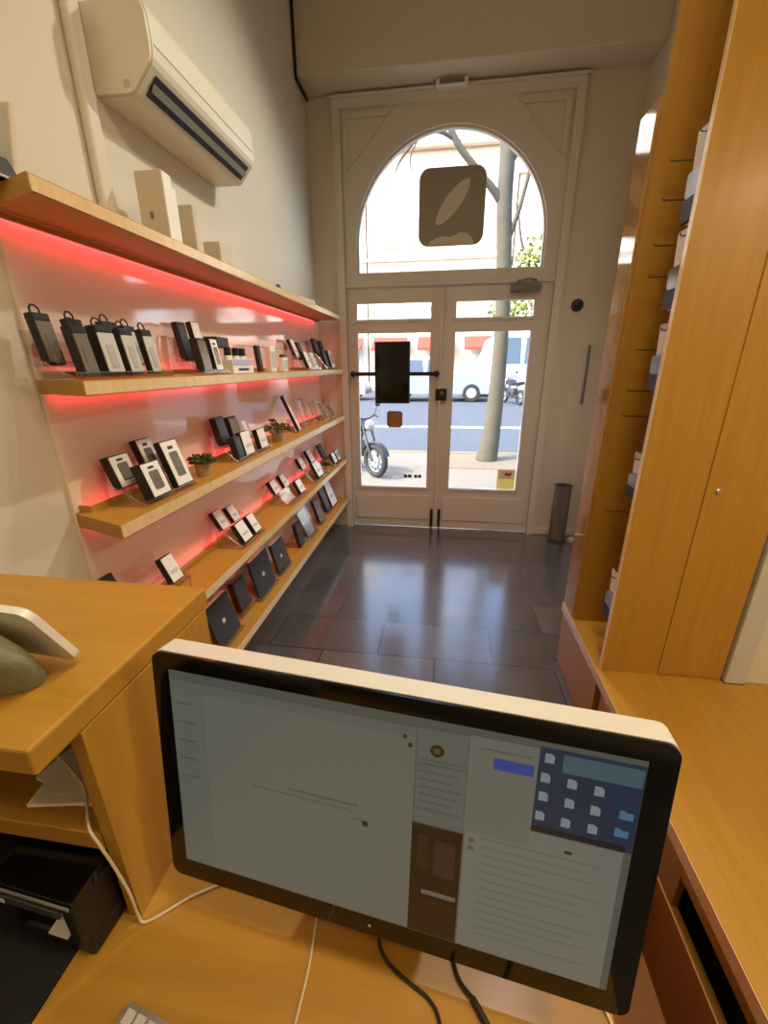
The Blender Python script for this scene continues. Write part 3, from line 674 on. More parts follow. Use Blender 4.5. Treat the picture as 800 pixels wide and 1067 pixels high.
for i, z in enumerate(hook_z): hook(.682, 1.725, z, 'bare wire hook, %s in the far column of the cabinet bay' % ordw[i])
cards = [(2.115, .225, 'white', 'topmost'), (1.862, .21, 'white', 'second'), (1.60, .2, 'lgrey', 'third'), (1.175, .155, 'lgrey', 'fourth'), (.70, .2, 'white', 'lowest')]
for i, (z, h, c, nm) in enumerate(cards):
    hook(.688, 1.57, z, 'wire hook carrying the %s stack of packs in the cabinet bay' % nm)
    for k in range(3):
        o = thing('blister_pack', '%s hanging pack on the %s loaded hook of the cabinet bay' % (['front', 'middle', 'rear'][k], nm), 'pack', (.70+.03*k, 1.57, z+.008), (0, R(-3+1.5*k), 0), 'packs hanging in the cabinet bay')
        hh = h*(1-.06*k)
        flat_ = MB().prism(rrect(-.05, .05, -hh, .012, .008, 3), 0, .0016, 'x').build('backing_card', M[c], o)
        MB().prism(rrect(-.04, .04, -hh*.71, -hh*.42, .01, 3), -.016, -.0003, 'x').build('blister', M['winbox'] if k != 1 else M['lgrey'], o)
        MB().box(-.002, -.0003, -.042, .042, -hh*.4, -.012).build('printed_header', M['white'], o)
        MB().box(-.017, -.0003, -.046, .046, -hh*.98, -hh*.72).build('dark_foot', M['blackcard'], o)

# ------------------------------------------------------------------ the staff desk
DZ = .66
dk = thing('staff_desk', 'beech work desk under the monitor', 'desk', (0, 0, 0))
MB().box(-.523, .262, -.35, .70, DZ-.03, DZ, .003).build('top', M['woodX'], dk)
for (x0, x1) in ((-.50, -.475), (.225, .25)): MB().box(x0, x1, -.33, .68, 0, DZ-.031).build('side_board', M['woodZ'], dk)
MB().box(-.474, .224, .655, .675, .15, DZ-.031).build('modesty_board', M['woodX'], dk)
# black side table on the left carrying the printer
bt = thing('side_table', 'black low table top left of the beech desk', 'table', (0, 0, 0))
MB().box(-1.08, -.5245, -.35, .62, DZ-.032, DZ-.001, .003).build('top', M['blackmat'], bt)
for (x, y) in ((-1.05, -.32), (-.56, -.32), (-1.05, .59), (-.56, .59)): MB().box(x-.02, x+.02, y-.02, y+.02, 0, DZ-.033).build('leg', M['black'], bt)

# raised counter on the left
ct = thing('reception_counter', 'raised beech reception counter on the left', 'counter', (0, 0, 0))
CX, CY0, CY1, CZ = -.452, .29, .662, 1.09
MB().box(XL+.003, CX, CY0, CY1, CZ-.04, CZ, .004).build('top', M['woodX'], ct)
MB().box(CX-.022, CX+.0, .352, .65, DZ+.0005, CZ-.0405, .001).build('side_board', M['woodZ'], ct)
MB().box(XL+.004, CX-.0255, .352, .62, .815, .85, .002).build('inner_shelf', M['woodX'], ct)
MB().box(XL+.004, -.526, .6255, .645, .0, CZ-.041).box(-.526, CX-.0255, .6255, .645, DZ+.001, CZ-.041).build('back_board', M['woodX'], ct)
MB().box(XL+.004, CX-.03, .6215, .625, DZ+.001, .8145).build('cavity_shade_board', M['blackmat'], ct)  # black sheet stands in for the shade in the cavity below the shelf
# papers on the inner shelf
for i, (x, y, a, mt_) in enumerate(((-.552, .43, 6, 'white'), (-.575, .445, -9, 'white'), (-.556, .42, 10, 'white'))):
    o = MB().box(-.062, .062, -.045, .045, 0, .006, .0, Matrix.Translation((x, y, .8505+.0065*i)) @ Matrix.Rotation(R(a), 4, 'Z')).build('paper_sheaf', M[mt_])
    MB().box(-.045, .045, -.03, .025, .0061, .0064, .0, Matrix.Translation((x, y, .8505+.0065*i)) @ Matrix.Rotation(R(a), 4, 'Z')).build('printed_area', M['whitep'], o)
    tag(o, ['undermost', 'middle', 'uppermost'][i]+' pale paper sheaf on the shelf inside the reception counter', 'paper', 'papers inside the counter')

# smart display seen from behind
sd = thing('smart_display', 'white tabletop smart display with grey-green fabric base, seen from behind', 'smart display', (-.598, .422, CZ), (0, 0, R(-4)))
mt = Matrix.Translation((0, .012, .012)) @ Matrix.Rotation(R(24), 4, 'X')
MB().prism(rrect(-.09, .09, 0, .118, .016, 6), -.004, .006, 'y', mt).build('screen_body', M['whitep'], sd)
MB().prism(rrect(-.086, .086, .004, .114, .013, 6), .0062, .0072, 'y', mt).build('screen_glass', M['blackg'], sd)
b = MB(); n = 36; rings = []
for j in range(15):
    t = j/14; z = .0005+.094*t
    cap = 1 if t < .55 else math.sqrt(max(.02, 1-((t-.55)/.46)**2))
    sx = (.068+.015*math.sin(math.pi*min(t, .7)*.72))*cap
    yf = .002-.445*z; yb = -.066-.30*z+.5*(1-cap)*.07
    rings.append([b.bm.verts.new((sx*math.cos(2*math.pi*i/n), (yb+yf)/2+(yf-yb)/2*math.sin(2*math.pi*i/n), z)) for i in range(n)])
for a_, b_ in zip(rings, rings[1:]):
    for i in range(n): b.bm.faces.new((a_[i], a_[(i+1) % n], b_[(i+1) % n], b_[i]))
b.bm.faces.new(rings[0][::-1]); b.bm.faces.new(rings[-1])
b.build('fabric_base', M['fabric'], sd, True)

# receipt printer
pr = thing('receipt_printer', 'black receipt printer below the reception counter', 'printer', (-.556, .358, DZ+.0003), (0, 0, R(-4)))
MB().box(-.073, .073, -.055, .085, .0, .03, .006).build('base', M['black'], pr)
MB().box(-.073, -.05, -.06, .085, .0302, .118, .006).box(.045, .073, -.06, .085, .0302, .118, .006).box(-.0499, .0449, .012, .085, .0302, .1, .004).build('body', M['black'], pr)
MB().prism([(-.062, .119), (-.058, .133), (.02, .142), (.082, .138), (.085, .119)], -.072, .072, 'x').build('lid', M['blackg'], pr)
MB().box(-.066, .05, -.065, -.06, .1, .117, .002).build('front_bar', M['dgrey'], pr)
MB().box(-.06, -.045, -.0665, -.0652, .104, .113, .001).build('power_button', M['lgrey'], pr)
MB().prism([(-.058, .036), (-.03, .042), (.008, .06), (.008, .057), (-.03, .039), (-.058, .033)], .0, .035, 'x').build('paper_strip', M['white'], pr)
MB().box(-.073, .07, -.0635, -.0605, .123, .129, .001).build('lid_front_strip', M['grey'], pr)  # grey strip along the front of the lid

# keyboard corner at the bottom of the photo
ka = thing('keyboard', 'slim white keyboard lying on the desk at the lower left', 'keyboard', (-.4005, .2625, DZ), (0, 0, R(-11)))
MB().prism(rrect(.0, .28, -.115, .0, .008, 4), .0005, .009, 'z').build('tray', M['alu'], ka)
w_ = .0166
for r_ in range(6):
    y1 = -.006-r_*.018
    n_ = 15 if r_ < 5 else 9
    x = .006
    for q in range(n_):
        ww = w_
        if r_ == 5 and q == 4: ww = .095
        if x+ww > .275: break
        MB().box(x, x+ww-.0022, y1-.0155, y1, .0092, .0122, .0012, seg=1).build('key', M['lgrey'], ka)
        x += ww+.0013

# ------------------------------------------------------------------ the monitor
mo = thing('monitor', 'large black-framed aluminium monitor on the beech desk', 'monitor', (-.069, .369, .937), Euler((-.129, 0, -.106), 'XYZ'))
W2, H2 = .325, .1935
MB().prism(rrect(-W2-.0012, W2+.0012, -H2-.0012, H2+.0012, .016, 8), .0015, .033).build('shell', M['shell'], mo, True)
MB().prism(rrect(-W2, W2, -H2, H2, .015, 8), -.0025, .0013).build('bezel', M['blackg'], mo)
bk = MB()
bk.prism(rrect(-.25, .25, -.12, .12, .06, 8), .0332, .045); bk.build('back_housing', M['alu'], mo, True)
SE = .37
def scr(name, c, s=1.0): return glow('screen_'+name, srgb(*c), SE*s)
MB().box(-.298, .296, -.0034, -.0027, -.158, .170).build('screen', scr('base', (112, 114, 102)), mo)
scn = bpy.data.objects['screen']
def pane(name, x0, x1, z0, z1, c, lev=1, r=None):
    y = -.0034-.0003*lev
    m = MB().box(x0, x1, y-.0002, y+.00005, z0, z1)
    o = m.build(name, c, scn); return o
pg = scr('page', (150, 152, 138)); pg2 = scr('page_dim', (128, 132, 122)); ln = scr('text_grey', (112, 114, 106)); lk2 = scr('text_dark', (52, 52, 50))
pane('browser_window', -.296, .050, -.156, .156, scr('win', (140, 141, 126)), 1)
pane('browser_toolbar', -.296, .050, .142, .156, pg2, 2)
pane('side_list', -.296, -.245, -.156, .1415, scr('side', (132, 136, 122)), 2)
for k in range(5): pane('list_line', -.29, -.262, .12-.03*k, .123-.03*k, ln, 3)
pane('message_line', -.120, -.022, .021, .0235, ln, 3); pane('message_line', -.175, -.03, .012, .0135, ln, 3)
pane('message_line', -.03, -.014, .0, .0015, ln, 3); pane('round_button', -.016, -.008, -.007, .001, lk2, 3)
pane('toolbar_button', .034, .039, .139, .144, lk2, 3); pane('toolbar_button', .041, .046, .128, .134, lk2, 3)
pane('feed_column', .052, .112, .022, .158, pg2, 1)
MB().prism([(.076+.0085*math.cos(i*.393), .130+.0085*math.sin(i*.393)) for i in range(16)], -.0044, -.0041).build('round_avatar', scr('avatar', (56, 50, 34)), scn)
pane('avatar_centre', .0725, .0795, .1265, .1335, scr('avatar_c', (120, 100, 60)), 4)
for k in range(7): pane('feed_line', .056, .108-.006*(k % 3), .108-.011*k, .1105-.011*k, ln, 3)
pane('feed_divider', .052, .112, .1145, .1165, ln, 3)
pane('photo_tile', .050, .113, -.156, .019, scr('photo', (44, 26, 20)), 1)
pane('photo_figure', .058, .072, -.05, .005, scr('photo_b', (66, 44, 36)), 2); pane('photo_figure', .08, .106, -.056, .0, scr('photo_c', (72, 52, 46)), 2)
pane('photo_caption', .066, .11, -.09, -.083, scr('photo_d', (138, 128, 120)), 2); pane('photo_base', .05, .113, -.156, -.095, scr('photo_e', (54, 32, 20)), 2)
pane('mail_window', .115, .288, -.157, .048, pg, 1)
for k in range(13):
    pane('mail_line', .135, (.27, .25, .262, .2)[k % 4], .02-.0125*k, .0215-.0125*k, scr('mail_l', (132, 134, 122)), 2)
pane('mail_mark', .12, .127, .012, .017, ln, 3); pane('mail_mark', .12, .127, .0, .005, ln, 3); pane('mail_corner', .228, .236, .029, .033, lk2, 3)
pane('desktop', .189, .2955, .05, .164, scr('desktop', (34, 62, 92)), 1)
pane('dock_strip', .189, .288, .05, .058, scr('dock', (20, 32, 46)), 2)
pane('widget_panel', .214, .294, .136, .159, scr('widget', (86, 122, 136)), 2)
fo = scr('file_icon', (170, 180, 186)); fb = scr('folder_icon', (96, 148, 188))
for (x, z) in ((.226, .124), (.254, .122), (.226, .098), (.253, .096), (.225, .071), (.253, .071), (.198, .100), (.197, .073), (.198, .125), (.200, .151)):
    MB().prism([(x-.005, z-.006), (x+.005, z-.006), (x+.005, z+.003), (x+.002, z+.006), (x-.005, z+.006)], -.0043, -.0041).build('file_icon', fo, scn)
for (x, z) in ((.284, .098), (.282, .074)):
    MB().prism([(x-.007, z-.005), (x+.007, z-.005), (x+.007, z+.004), (x, z+.004), (x-.002, z+.006), (x-.007, z+.006)], -.0043, -.0041).build('folder_icon', fb, scn)
pane('chat_window', .113, .189, .026, .161, scr('chat', (142, 144, 130)), 2)
pane('chat_bubble', .141, .185, .1225, .1375, scr('bubble', (62, 92, 190)), 4)
pane('chat_text', .125, .182, .146, .1475, ln, 3)
MB().prism([(-.003+.0022*math.cos(i*.524), -.1765+.0026*math.sin(i*.524)) for i in range(12)], -.0031, -.0026).build('front_mark', M['lgrey'], mo)
# stand behind the screen, kept upright
sv = Matrix.Rotation(.129, 4, 'X')
MB().prism([(.02, .02), (.034, .02), (.14, -.255), (.14, -.262), (.03, -.262), (.03, -.256), (.122, -.256)], -.09, .09, 'x', Matrix.Translation((0, .02, -.012)) @ sv).build('stand_foot', M['alu'], mo, True)

# ------------------------------------------------------------------ cables
def smooth_pts(pts, n=8):
    P = [Vector(p) for p in pts]; out = []
    for i in range(len(P)-1):
        p0 = P[max(i-1, 0)]; p1 = P[i]; p2 = P[i+1]; p3 = P[min(i+2, len(P)-1)]
        for k in range(n):
            t = k/n
            out.append(.5*((2*p1)+(-p0+p2)*t+(2*p0-5*p1+4*p2-p3)*t*t+(-p0+3*p1-3*p2+p3)*t**3))
    out.append(P[-1]); return out
def cable(pts, r, mat, label, plug=None):
    o = MB().tube(smooth_pts(pts), r, 8).build('cable', M[mat], None, True)
    tag(o, label, 'cable')
    if plug:
        p, q, pr_ = plug
        MB().tube([p, q], pr_, 10).build('plug', M[mat], o)
    return o
zc = DZ+.003
cable([(-.80, .47, .88), (-.66, .45, .878), (-.56, .41, .876), (-.53, .39, .869), (-.492, .352, .864), (-.472, .343, .843), (-.46, .344, .79), (-.451, .345, .73), (-.449, .345, DZ+.02), (-.437, .347, zc), (-.39, .385, zc), (-.34, .415, zc), (-.29, .45, zc)], .0022, 'cablew', 'thin white cable running down the counter side and behind the monitor')
cable([(-.175, .43, zc), (-.17, .385, zc), (-.165, .33, zc), (-.166, .275, zc), (-.17, .2, zc)], .0018, 'cablew', 'thin white cable crossing the desk straight below the monitor')
cable([(-.072, .43, zc), (-.068, .378, zc), (-.05, .352, zc), (-.014, .334, zc), (.012, .322, zc), (.027, .302, zc), (.035, .25, zc)], .0026, 'cableb', 'thinner black cable curving over the desk below the monitor')
cable([(.03, .42, zc+.001), (.046, .366, zc+.001), (.056, .345, zc+.001), (.082, .322, zc+.001), (.1, .29, zc+.001), (.12, .22, zc+.001)], .003, 'cableb', 'thicker black cable with a plug below the right of the monitor', ((.072, .331, zc+.002), (.094, .303, zc+.002), .0048))
cable([(.235, .37, zc), (.252, .345, zc), (.2585, .31, zc), (.255, .25, zc)], .0022, 'cablew', 'thin pale cable beside the right end of the desk')
# carton on the floor between desk and bench
cb = thing('carton', 'open brown carton on the floor between desk and bench', 'box', (.45, .64, 0))
MB().box(-.14, .14, -.16, .16, .001, .006).box(-.14, -.136, -.16, .16, .006, .26).box(.136, .14, -.16, .16, .006, .26).box(-.1359, .1359, -.16, -.156, .006, .26).box(-.1359, .1359, .156, .16, .006, .26).build('body', M['cardboard'], cb)
MB().box(-.136, .136, 0, .11, 0, .004, 0, Matrix.Translation((0, .158, .2605)) @ Matrix.Rotation(R(25), 4, 'X')).build('flap', M['cardboard'], cb)
MB().box(-.136, .136, -.11, 0, 0, .004, 0, Matrix.Translation((0, -.158, .2605)) @ Matrix.Rotation(R(-20), 4, 'X')).build('flap', M['cardboard'], cb)

# ------------------------------------------------------------------ outdoors
struct('ground_pavement', MB().box(-14, 16, YD+.161, 7.45, -.12, -.005), M['pave'], 'pale pavement outside the shop')
struct('kerb_trim', MB().box(-14, 16, 7.451, 7.65, -.12, .0), M['kerb'])
struct('road', MB().box(-20, 24, 7.651, 26, -.14, -.05), M['asphalt'], 'blue-grey street beyond the pavement')
ml = MB(); ml.box(-20, 24, 11.0, 11.28, -.0495, -.047)
struct('road_marking', ml, M['line'], 'white line along the street')
struct('far_pavement_ground', MB().box(-24, 30, 26.001, 30, -.14, .05), M['pave'])
struct('tree_pit_ground', MB().box(.1, 1.5, 6.3, 7.4, -.0048, .004), M['kerb'])

def building(x0, x1, y, h, label, mat, awn):
    b_ = thing('apartment_building', label, 'building', ((x0+x1)/2, y, .05))
    w = x1-x0
    MB().box(-w/2, w/2, 0, 9, 0, h).build('wall', M[mat], b_)
    MB().box(-w/2-.15, w/2+.15, -.45, -.001, h-.5, h, .08).build('cornice', M[mat], b_)
    nf = int((h-4.2)/3.3); nw = max(2, int(w/2.6))
    for f in range(nf):
        z = 4.9+3.3*f
        MB().box(-w/2, w/2, -.16, -.001, z-.75, z-.6).build('string_course', M[mat], b_)
        for k in range(nw):
            x = -w/2+w*(k+.5)/nw
            fr_ = MB().box(x-.62, x+.62, -.1, -.001, z-.1, z+2.0, .03).build('window', M[mat], b_)
            MB().box(x-.5, x+.5, -.13, -.101, z, z+1.9).build('shutter', M['shutter'], fr_)
    for k in range(nw):
        x = -w/2+w*(k+.5)/nw
        sf = MB().box(x-1.0, x+1.0, -.08, -.001, .2, 3.0).build('shopfront', M['shutter'], b_)
        if awn: MB().prism([(-1.4, 2.45), (-.081, 3.15), (-.081, 3.05), (-1.4, 2.3)], x-1.1, x+1.1, 'x').build('awning', M['awning'], sf)
building(-16, -5.2, 29, 15.5, 'pale facade seen through the left door glass', 'facade', True)
building(-5.1, 3.6, 29, 13.4, 'warm-toned facade with red awnings straight across the street', 'facadeb', True)
building(3.7, 17, 29, 12, 'pale facade across the street behind the van', 'facade', True)

def wheel(parent, x, y, z, r, w, name='wheel', side=-1):
    m = Matrix.Translation((x, y, z)) @ Matrix.Rotation(R(90), 4, 'X')
    o = MB().lathe([(r*.55, -w/2), (r*.92, -w/2), (r, -w*.3), (r, w*.3), (r*.92, w/2), (r*.55, w/2)], 28, m).build(name, M['tyre'], parent, True)
    m2 = Matrix.Translation((x, y+side*w*.5, z)) @ Matrix.Rotation(R(90), 4, 'X')
    MB().lathe([(r*.56, -.012), (r*.52, .012), (r*.2, .02), (.01, .022)], 24, m2).build('hub_cap', M['hub'], o, True)
    return o
def car(loc, rotz, label, paint, prof, cab, width, wheels, r):
    c_ = thing('parked_car', label, 'car', loc, (0, 0, rotz))
    w = width/2
    MB().prism(prof, -w, w).build('body', M[paint], c_)
    g = MB()
    n = len(cab); A = [g.bm.verts.new((p[0], -w*(.97 if p[1] < cab[0][1]+.05 else .8), p[1])) for p in cab]; Bq = [g.bm.verts.new((p[0], w*(.97 if p[1] < cab[0][1]+.05 else .8), p[1])) for p in cab]
    g.bm.faces.new(A); g.bm.faces.new(Bq[::-1])
    for i in range(n): g.bm.faces.new((A[i], Bq[i], Bq[(i+1) % n], A[(i+1) % n]))
    cb_ = g.build('cabin', M[paint], c_)
    xs = [p[0] for p in cab]; zs = [p[1] for p in cab]; x0, x1, z0, z1 = min(xs), max(xs), min(zs), max(zs)
    for (fa, fb) in ((.16, .48), (.52, .84)):
        a, b2 = x0+(x1-x0)*fa, x0+(x1-x0)*fb
        for sgn in (-1, 1):
            pts = [(a, z0+.06), (b2, z0+.06), (b2-.04, z1-.1), (a+.06, z1-.1)]
            q = MB()
            vs = [q.bm.verts.new((p[0], sgn*(w*(.97-.17*(p[1]-z0)/(z1-z0))+.006), p[1])) for p in pts]
            vs2 = [q.bm.verts.new((v.co.x, v.co.y-sgn*.02, v.co.z)) for v in vs]
            q.bm.faces.new(vs); q.bm.faces.new(vs2[::-1])
            for i in range(4): q.bm.faces.new((vs[i], vs2[i], vs2[(i+1) % 4], vs[(i+1) % 4]))
            q.build('side_window', M['carglass'], cb_)
    for x in wheels:
        for s_ in (-1, 1): wheel(c_, x, s_*(w-.08), r, r, .2, side=s_)
    L0 = min(p[0] for p in prof); L1 = max(p[0] for p in prof)
    MB().box(L1-.05, L1+.04, -w*.95, w*.95, .3, .48, .02).build('bumper', M['grey'], c_)
    MB().box(L0-.04, L0+.05, -w*.95, w*.95, .3, .48, .02).build('bumper', M['grey'], c_)
    for s_ in (-1, 1):
        MB().box(L1-.22, L1+.01, s_*(w-.12)-.125, s_*(w-.12)+.125, .62, .78, .03).build('tail_lamp', M['redmark'], c_)
        MB().box(L0-.01, L0+.22, s_*(w-.12)-.125, s_*(w-.12)+.125, .6, .74, .03).build('head_lamp', M['lgrey'], c_)
    return c_
hp = [(-1.95, .28), (1.85, .28), (1.92, .5), (1.88, .86), (1.75, .95), (-.95, .92), (-1.8, .78), (-1.95, .6)]
hc = [(-1.0, .92), (1.72, .95), (1.45, 1.42), (.9, 1.5), (.0, 1.5), (-.35, 1.44)]
hb = car((-.45, 20.0, -.05), R(180), 'pale blue hatchback parked across the street seen through the right door', 'carblue', hp, hc, 1.7, (-1.25, 1.2), .31); hb.scale = (1.25, 1.25, 1.25)
vp = [(-2.4, .35), (2.4, .35), (2.45, .6), (2.42, 1.5), (-1.75, 1.5), (-2.25, 1.15), (-2.45, .9)]
vc = [(-1.75, 1.5), (2.42, 1.5), (2.38, 2.75), (2.2, 2.85), (-1.1, 2.85), (-1.35, 2.7)]
car((3.3, 23.0, -.05), 0, 'tall pale van parked across the street behind the tree trunk', 'vanpaint', vp, vc, 1.95, (-1.55, 1.5), .36)
car((-5.6, 20.3, -.05), R(180), 'second pale hatchback parked further left across the street', 'vanpaint', hp, hc, 1.7, (-1.25, 1.2), .31)

def motorcycle(loc, rotz, label):
    m_ = thing('motorcycle', label, 'motorcycle', loc, (0, 0, rotz))
    r = .30
    for x, nm in ((.68, 'front_wheel'), (-.62, 'rear_wheel')):
        mm = Matrix.Translation((x, 0, r)) @ Matrix.Rotation(R(90), 4, 'X')
        wv = MB().torus(r-.055, .055, mm, 36, 10).build(nm, M['tyre'], m_, True)
        q = MB(); q.cyl(.05, .05, -.06, .06, seg=16, mat=mm)
        for k in range(10):
            a = k*math.pi/5; q.tube([(x, 0, r), (x+(r-.09)*math.cos(a), 0, r+(r-.09)*math.sin(a))], .008, 6)
        q.torus(r-.1, .014, mm, 32, 8)
        q.cyl(.11, .11, .03, .036, seg=24, mat=mm)
        q.build('spokes', M['hub'], wv, True)
    MB().tube([(.68, -.085, r), (.50, -.085, .78), (.44, -.085, .95)], .022, 8).tube([(.68, .085, r), (.50, .085, .78), (.44, .085, .95)], .022, 8).build('fork', M['engine'], m_, True)
    fp = [(.68+(r+.03)*math.cos(R(a)), r+(r+.03)*math.sin(R(a))) for a in range(20, 150, 13)]
    fp2 = [(.68+(r+.012)*math.cos(R(a)), r+(r+.012)*math.sin(R(a))) for a in range(149, 19, -13)]
    MB().prism(fp+fp2, -.06, .06).build('mudguard', M['bike'], m_, True)
    MB().prism([(.02, .72), (.40, .78), (.44, .9), (.3, .98), (.08, .93), (-.05, .8)], -.13, .13).build('tank', M['bike'], m_, True)
    MB().prism([(-.75, .82), (-.3, .74), (.01, .74), (.0, .82), (-.3, .84), (-.72, .9)], -.12, .12).build('seat', M['black'], m_, True)
    MB().box(-.2, .28, -.13, .13, .3, .62, .05).cyl(.1, .1, -.17, .17, seg=20, mat=Matrix.Translation((.12, 0, .45)) @ Matrix.Rotation(R(90), 4, 'X')).build('engine', M['engine'], m_, True)
    MB().tube([(.40, 0, .88), (.3, 0, .65), (.22, 0, .31), (-.2, 0, .28), (-.25, 0, .7), (-.7, 0, .82)], .022, 8).tube([(-.2, .09, .36), (-.62, .09, r)], .025, 8).tube([(-.2, -.09, .36), (-.62, -.09, r)], .025, 8).build('chassis', M['bike'], m_, True)
    MB().tube([(.2, .14, .35), (-.2, .16, .27), (-.75, .18, .35)], [.025, .03, .045], 10).build('exhaust', M['engine'], m_, True)
    MB().tube([(.34, .36, 1.0), (.40, .22, 1.05), (.44, .07, 1.0), (.44, -.07, 1.0), (.40, -.22, 1.05), (.34, -.36, 1.0)], .014, 8).build('handlebar', M['black'], m_, True)
    MB().ball((.54, 0, .9), .1, (.8, 1, 1), 3).build('headlight', M['hub'], m_, True)
    for s_ in (-1, 1):
        q = MB().tube([(.38, s_*.24, 1.04), (.40, s_*.30, 1.2)], .007, 6); q.ball((.40, s_*.31, 1.23), .055, (.3, 1.1, .8), 2); q.build('mirror', M['black'], m_, True)
    MB().tube([(-.05, .12, .3), (-.02, .3, .006)], .012, 8).build('side_stand', M['engine'], m_)
    return m_
mc = motorcycle((-1.35, 6.0, -.004), R(-40), 'grey motorcycle parked on the pavement outside the left door'); mc.scale = (.8, .8, .8)
motorcycle((2.75, 18.2, -.05), R(110), 'dark motorcycle parked across the street, nearer to the tree trunk')
motorcycle((3.9, 18.4, -.05), R(100), 'dark motorcycle parked across the street, right of the other one')

# plane tree on the pavement
def tree(loc, label, trunk, branches, leafspec, seed):
    t_ = thing('street_tree', label, 'tree', loc)
    MB().tube(smooth_pts([p[:3] for p in trunk], 6), [a for a in _lerp_r([p[3] for p in trunk], 6)], 14).build('trunk', M['bark'], t_, True)
    for br in branches:
        MB().tube(smooth_pts([p[:3] for p in br], 5), _lerp_r([p[3] for p in br], 5), 8).build('branch', M['bark'], t_, True)
    rnd = random.Random(seed); b = MB()
    for (cx, cy, cz, rx, n) in leafspec:
        for k in range(n):
            d = Vector((rnd.gauss(0, 1), rnd.gauss(0, 1), rnd.gauss(0, .8))).normalized()*rx*rnd.random()**.5
            m = Matrix.Translation((cx+d.x, cy+d.y, cz+d.z)) @ Euler((rnd.uniform(0, 6), rnd.uniform(0, 6), rnd.uniform(0, 6))).to_matrix().to_4x4()
            s_ = rnd.uniform(.05, .11)
            vs = [b.bm.verts.new(m @ Vector(p)) for p in ((0, -.2*s_, 0), (.6*s_, -.6*s_, .1*s_), (1.4*s_, 0, 0), (.6*s_, .6*s_, .1*s_))]
            b.bm.faces.new(vs)
    if leafspec: tag(b.build('leaves', M['treeleaf'], t_), kind='stuff')
def _lerp_r(rs, n):
    out = []
    for i in range(len(rs)-1):
        for k in range(n): out.append(rs[i]+(rs[i+1]-rs[i])*k/n)
    out.append(rs[-1]); return out
tree((.72, 6.95, .0), 'bare plane tree with a leaning grey trunk on the pavement outside',
     [(0, 0, -.0, .18), (.05, 0, .47, .14), (.08, 0, 1.2, .115), (.08, 0, 2.04, .105), (.04, 0, 2.82, .105), (-.02, 0, 3.6, .105), (-.03, 0, 4.2, .1), (-.1, .05, 5.5, .085), (-.1, .1, 8.0, .06)],
     [[(-.02, .0, 3.55, .06), (-.2, -.05, 3.75, .05), (-.42, -.1, 3.95, .045), (-.78, -.15, 4.38, .04), (-1.0, -.1, 5.2, .025)], [(-.66, -.12, 4.25, .032), (-.95, -.2, 4.36, .026), (-1.2, -.25, 4.28, .02), (-1.42, -.3, 4.05, .012), (-1.5, -.3, 3.9, .006)],
      [(-.03, .0, 4.0, .06), (.3, -.1, 4.5, .045), (.7, -.2, 5.4, .03)], [(-.95, -.2, 4.36, .02), (-1.15, -.3, 4.55, .014), (-1.3, -.3, 4.9, .008)], [(-.03, .03, 4.3, .05), (-.4, .2, 5.0, .035), (-.6, .3, 6.0, .025), (-.9, .3, 7.0, .012)],
      [(-1.2, -.25, 4.28, .014), (-1.3, -.3, 4.05, .008), (-1.25, -.3, 3.85, .004)], [(.02, 0, 3.0, .04), (.18, -.05, 3.5, .03), (.3, -.1, 4.1, .02)]], [(.9, .1, 6.3, .6, 120)], 5)
tree((2.55, 13.5, -.05), 'leafy yellow-green street tree at the right of the arch view',
     [(0, 0, 0, .16), (.05, 0, 2.0, .13), (.0, .1, 4.5, .1)], [[(.02, .05, 3.2, .06), (.7, 0, 4.4, .04), (1.1, .1, 5.4, .02)], [(.02, .05, 3.4, .06), (-.6, .1, 4.6, .04), (-.8, 0, 5.4, .02)]],
     [(-.1, 0, 4.2, .75, 700), (.7, .1, 4.9, .9, 700), (-.35, .1, 3.4, .6, 350), (.9, 0, 6.1, .8, 450), (-.9, .2, 3.1, .5, 200)], 9)
# ------------------------------------------------------------------ light
w = bpy.data.worlds.new('sky'); SC.world = w; w.use_nodes = True; nt = w.node_tree
sky = nt.nodes.new('ShaderNodeTexSky'); sky.sky_type = 'NISHITA'; sky.sun_disc = False; sky.sun_elevation = R(48); sky.sun_rotation = R(240); sky.air_density = 1.0; sky.dust_density = 2.5
nt.links.new(sky.outputs[0], nt.nodes['Background'].inputs['Color']); nt.nodes['Background'].inputs['Strength'].default_value = 1.15
su = bpy.data.lights.new('sun', 'SUN'); su.energy = 8.0; su.angle = R(.6); su.color = (1, .95, .86)
so = bpy.data.objects.new('sun', su); COL.objects.link(so)
so.rotation_euler = Vector((-.55, -.33, .77)).to_track_quat('Z', 'Y').to_euler()

M['lampglow'] = glow('warm_lamp_disc', (1, .78, .5), 6)
def lamp(x, y, z, power, label, size=.32, col=(1, .80, .50)):
    o = thing('ceiling_lamp', label, 'ceiling light', (x, y, z), group='round pendant lamps over the shop')
    MB().lathe([(size*.5+.012, 0), (size*.5+.012, .05), (size*.35, .075), (.02, .08)], 32).build('housing', M['whitep'], o, True)
    MB().cyl(size*.5, size*.5, -.006, -.001, seg=32).build('diffuser', M['lampglow'], o)
    MB().tube([(0, 0, .08), (0, 0, ZC-z-.001)], .006, 8).build('cord', M['whitep'], o)
    L = bpy.data.lights.new('lamp_light', 'AREA'); L.shape = 'DISK'; L.size = size; L.energy = power; L.color = col
    q = bpy.data.objects.new('lamp_light', L); COL.objects.link(q); q.parent = o; q.location = (0, 0, -.012)
lamp(.30, .25, 3.2, 18, 'round warm lamp over the staff side', .5)
lamp(1.55, .15, 2.35, 17, 'added round warm fill lamp hanging low over the bench', .42)  # unseen fill lamp, added to brighten the back panel between the shelves
lamp(.1, -.9, 3.9, 8, 'round warm lamp at the back of the shop')

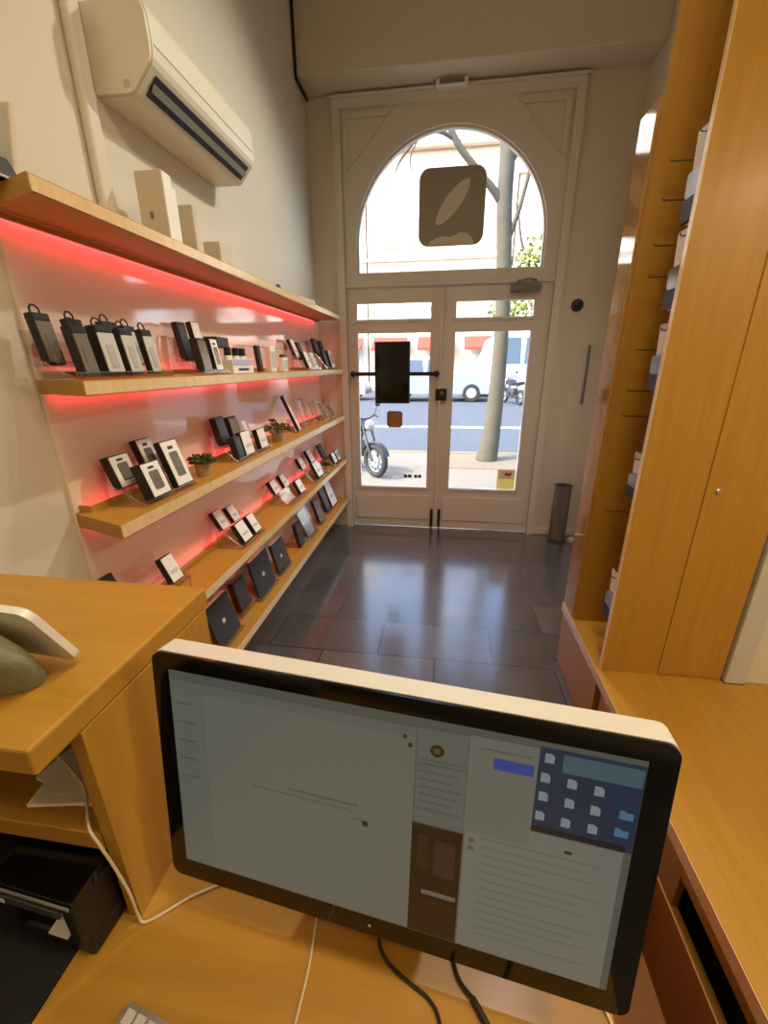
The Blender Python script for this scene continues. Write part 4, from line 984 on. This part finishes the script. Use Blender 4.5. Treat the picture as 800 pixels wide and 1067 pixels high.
def downlight(x, y, power, label):
    o = thing('ceiling_downlight', label, 'ceiling light', (x, y, ZC), group=None)
    MB().lathe([(.07, -.001), (.075, -.012), (.062, -.02), (.055, -.012)], 28).build('trim_ring', M['whitep'], o, True)
    MB().cyl(.05, .05, -.019, -.0145, seg=24).build('diffuser', M['lampglow'], o)
    L = bpy.data.lights.new('downlight_spot', 'SPOT'); L.energy = power; L.color = (1, .93, .82); L.spot_size = R(92); L.spot_blend = .7; L.shadow_soft_size = .06
    q = bpy.data.objects.new('downlight_spot', L); COL.objects.link(q); q.parent = o; q.location = (0, 0, -.03)
downlight(.6, 1.75, 135, 'white ceiling downlight in the middle of the shop')

def track_spot(loc, target, power, label, col, size):
    o = thing('track_spotlight', label, 'ceiling light', loc, group='track spotlights aimed at the display wall')
    d = (Vector(target)-Vector(loc)).normalized(); q = d.to_track_quat('-Z', 'Y')
    m = q.to_matrix().to_4x4()
    MB().lathe([(.03, .09), (.045, .08), (.05, -.04), (.046, -.042), (.04, .0), (.0, .002)], 24, m).build('can', M['whitep'], o, True)
    MB().cyl(.012, .012, .0, ZC-loc[2]-.001, seg=12).build('stem', M['whitep'], o)
    L = bpy.data.lights.new('spot_beam', 'SPOT'); L.energy = power; L.color = col; L.spot_size = R(size); L.spot_blend = .8; L.shadow_soft_size = .05
    b_ = bpy.data.objects.new('spot_beam', L); COL.objects.link(b_); b_.parent = o; b_.rotation_euler = q.to_euler(); b_.location = d*.05
track_spot((1.0, 2.75, 3.7), (-1.1, 2.1, 1.4), 150, 'white track spotlight nearer to the entrance', (1, .95, .78), 78)
track_spot((1.0, 1.95, 3.5), (-1.1, 1.3, 1.1), 30, 'white track spotlight nearer to the counter', (1, .93, .74), 78)

# ------------------------------------------------------------------ camera
cam = bpy.data.cameras.new('camera'); co = bpy.data.objects.new('camera', cam); COL.objects.link(co)
cam.sensor_fit = 'HORIZONTAL'; cam.sensor_width = 36; cam.lens = 431/800*36; cam.clip_start = .02; cam.clip_end = 200
Vd = Vector((465-400, 380-533.5, 431)).normalized(); Vn = Vector((408-400, 1773-533.5, 431)); Vn -= Vd*Vn.dot(Vd); Vn.normalize()
up = -Vn; xr = Vd.cross(up)
Mx = Matrix((xr, Vd, up))                       # world = Mx @ (right, down, forward)
right = Mx @ Vector((1, 0, 0)); down = Mx @ Vector((0, 1, 0)); fwd = Mx @ Vector((0, 0, 1))
rot = Matrix((right, -down, -fwd)).transposed().to_4x4()
co.matrix_world = Matrix.Translation((0, 0, 1.5)) @ rot
SC.camera = co
SC.cycles.transparent_max_bounces = 32
SC.view_settings.view_transform = 'Standard'; SC.view_settings.look = 'None'; SC.view_settings.gamma = 1; SC.view_settings.use_curve_mapping = False
SC.view_settings.exposure = 0
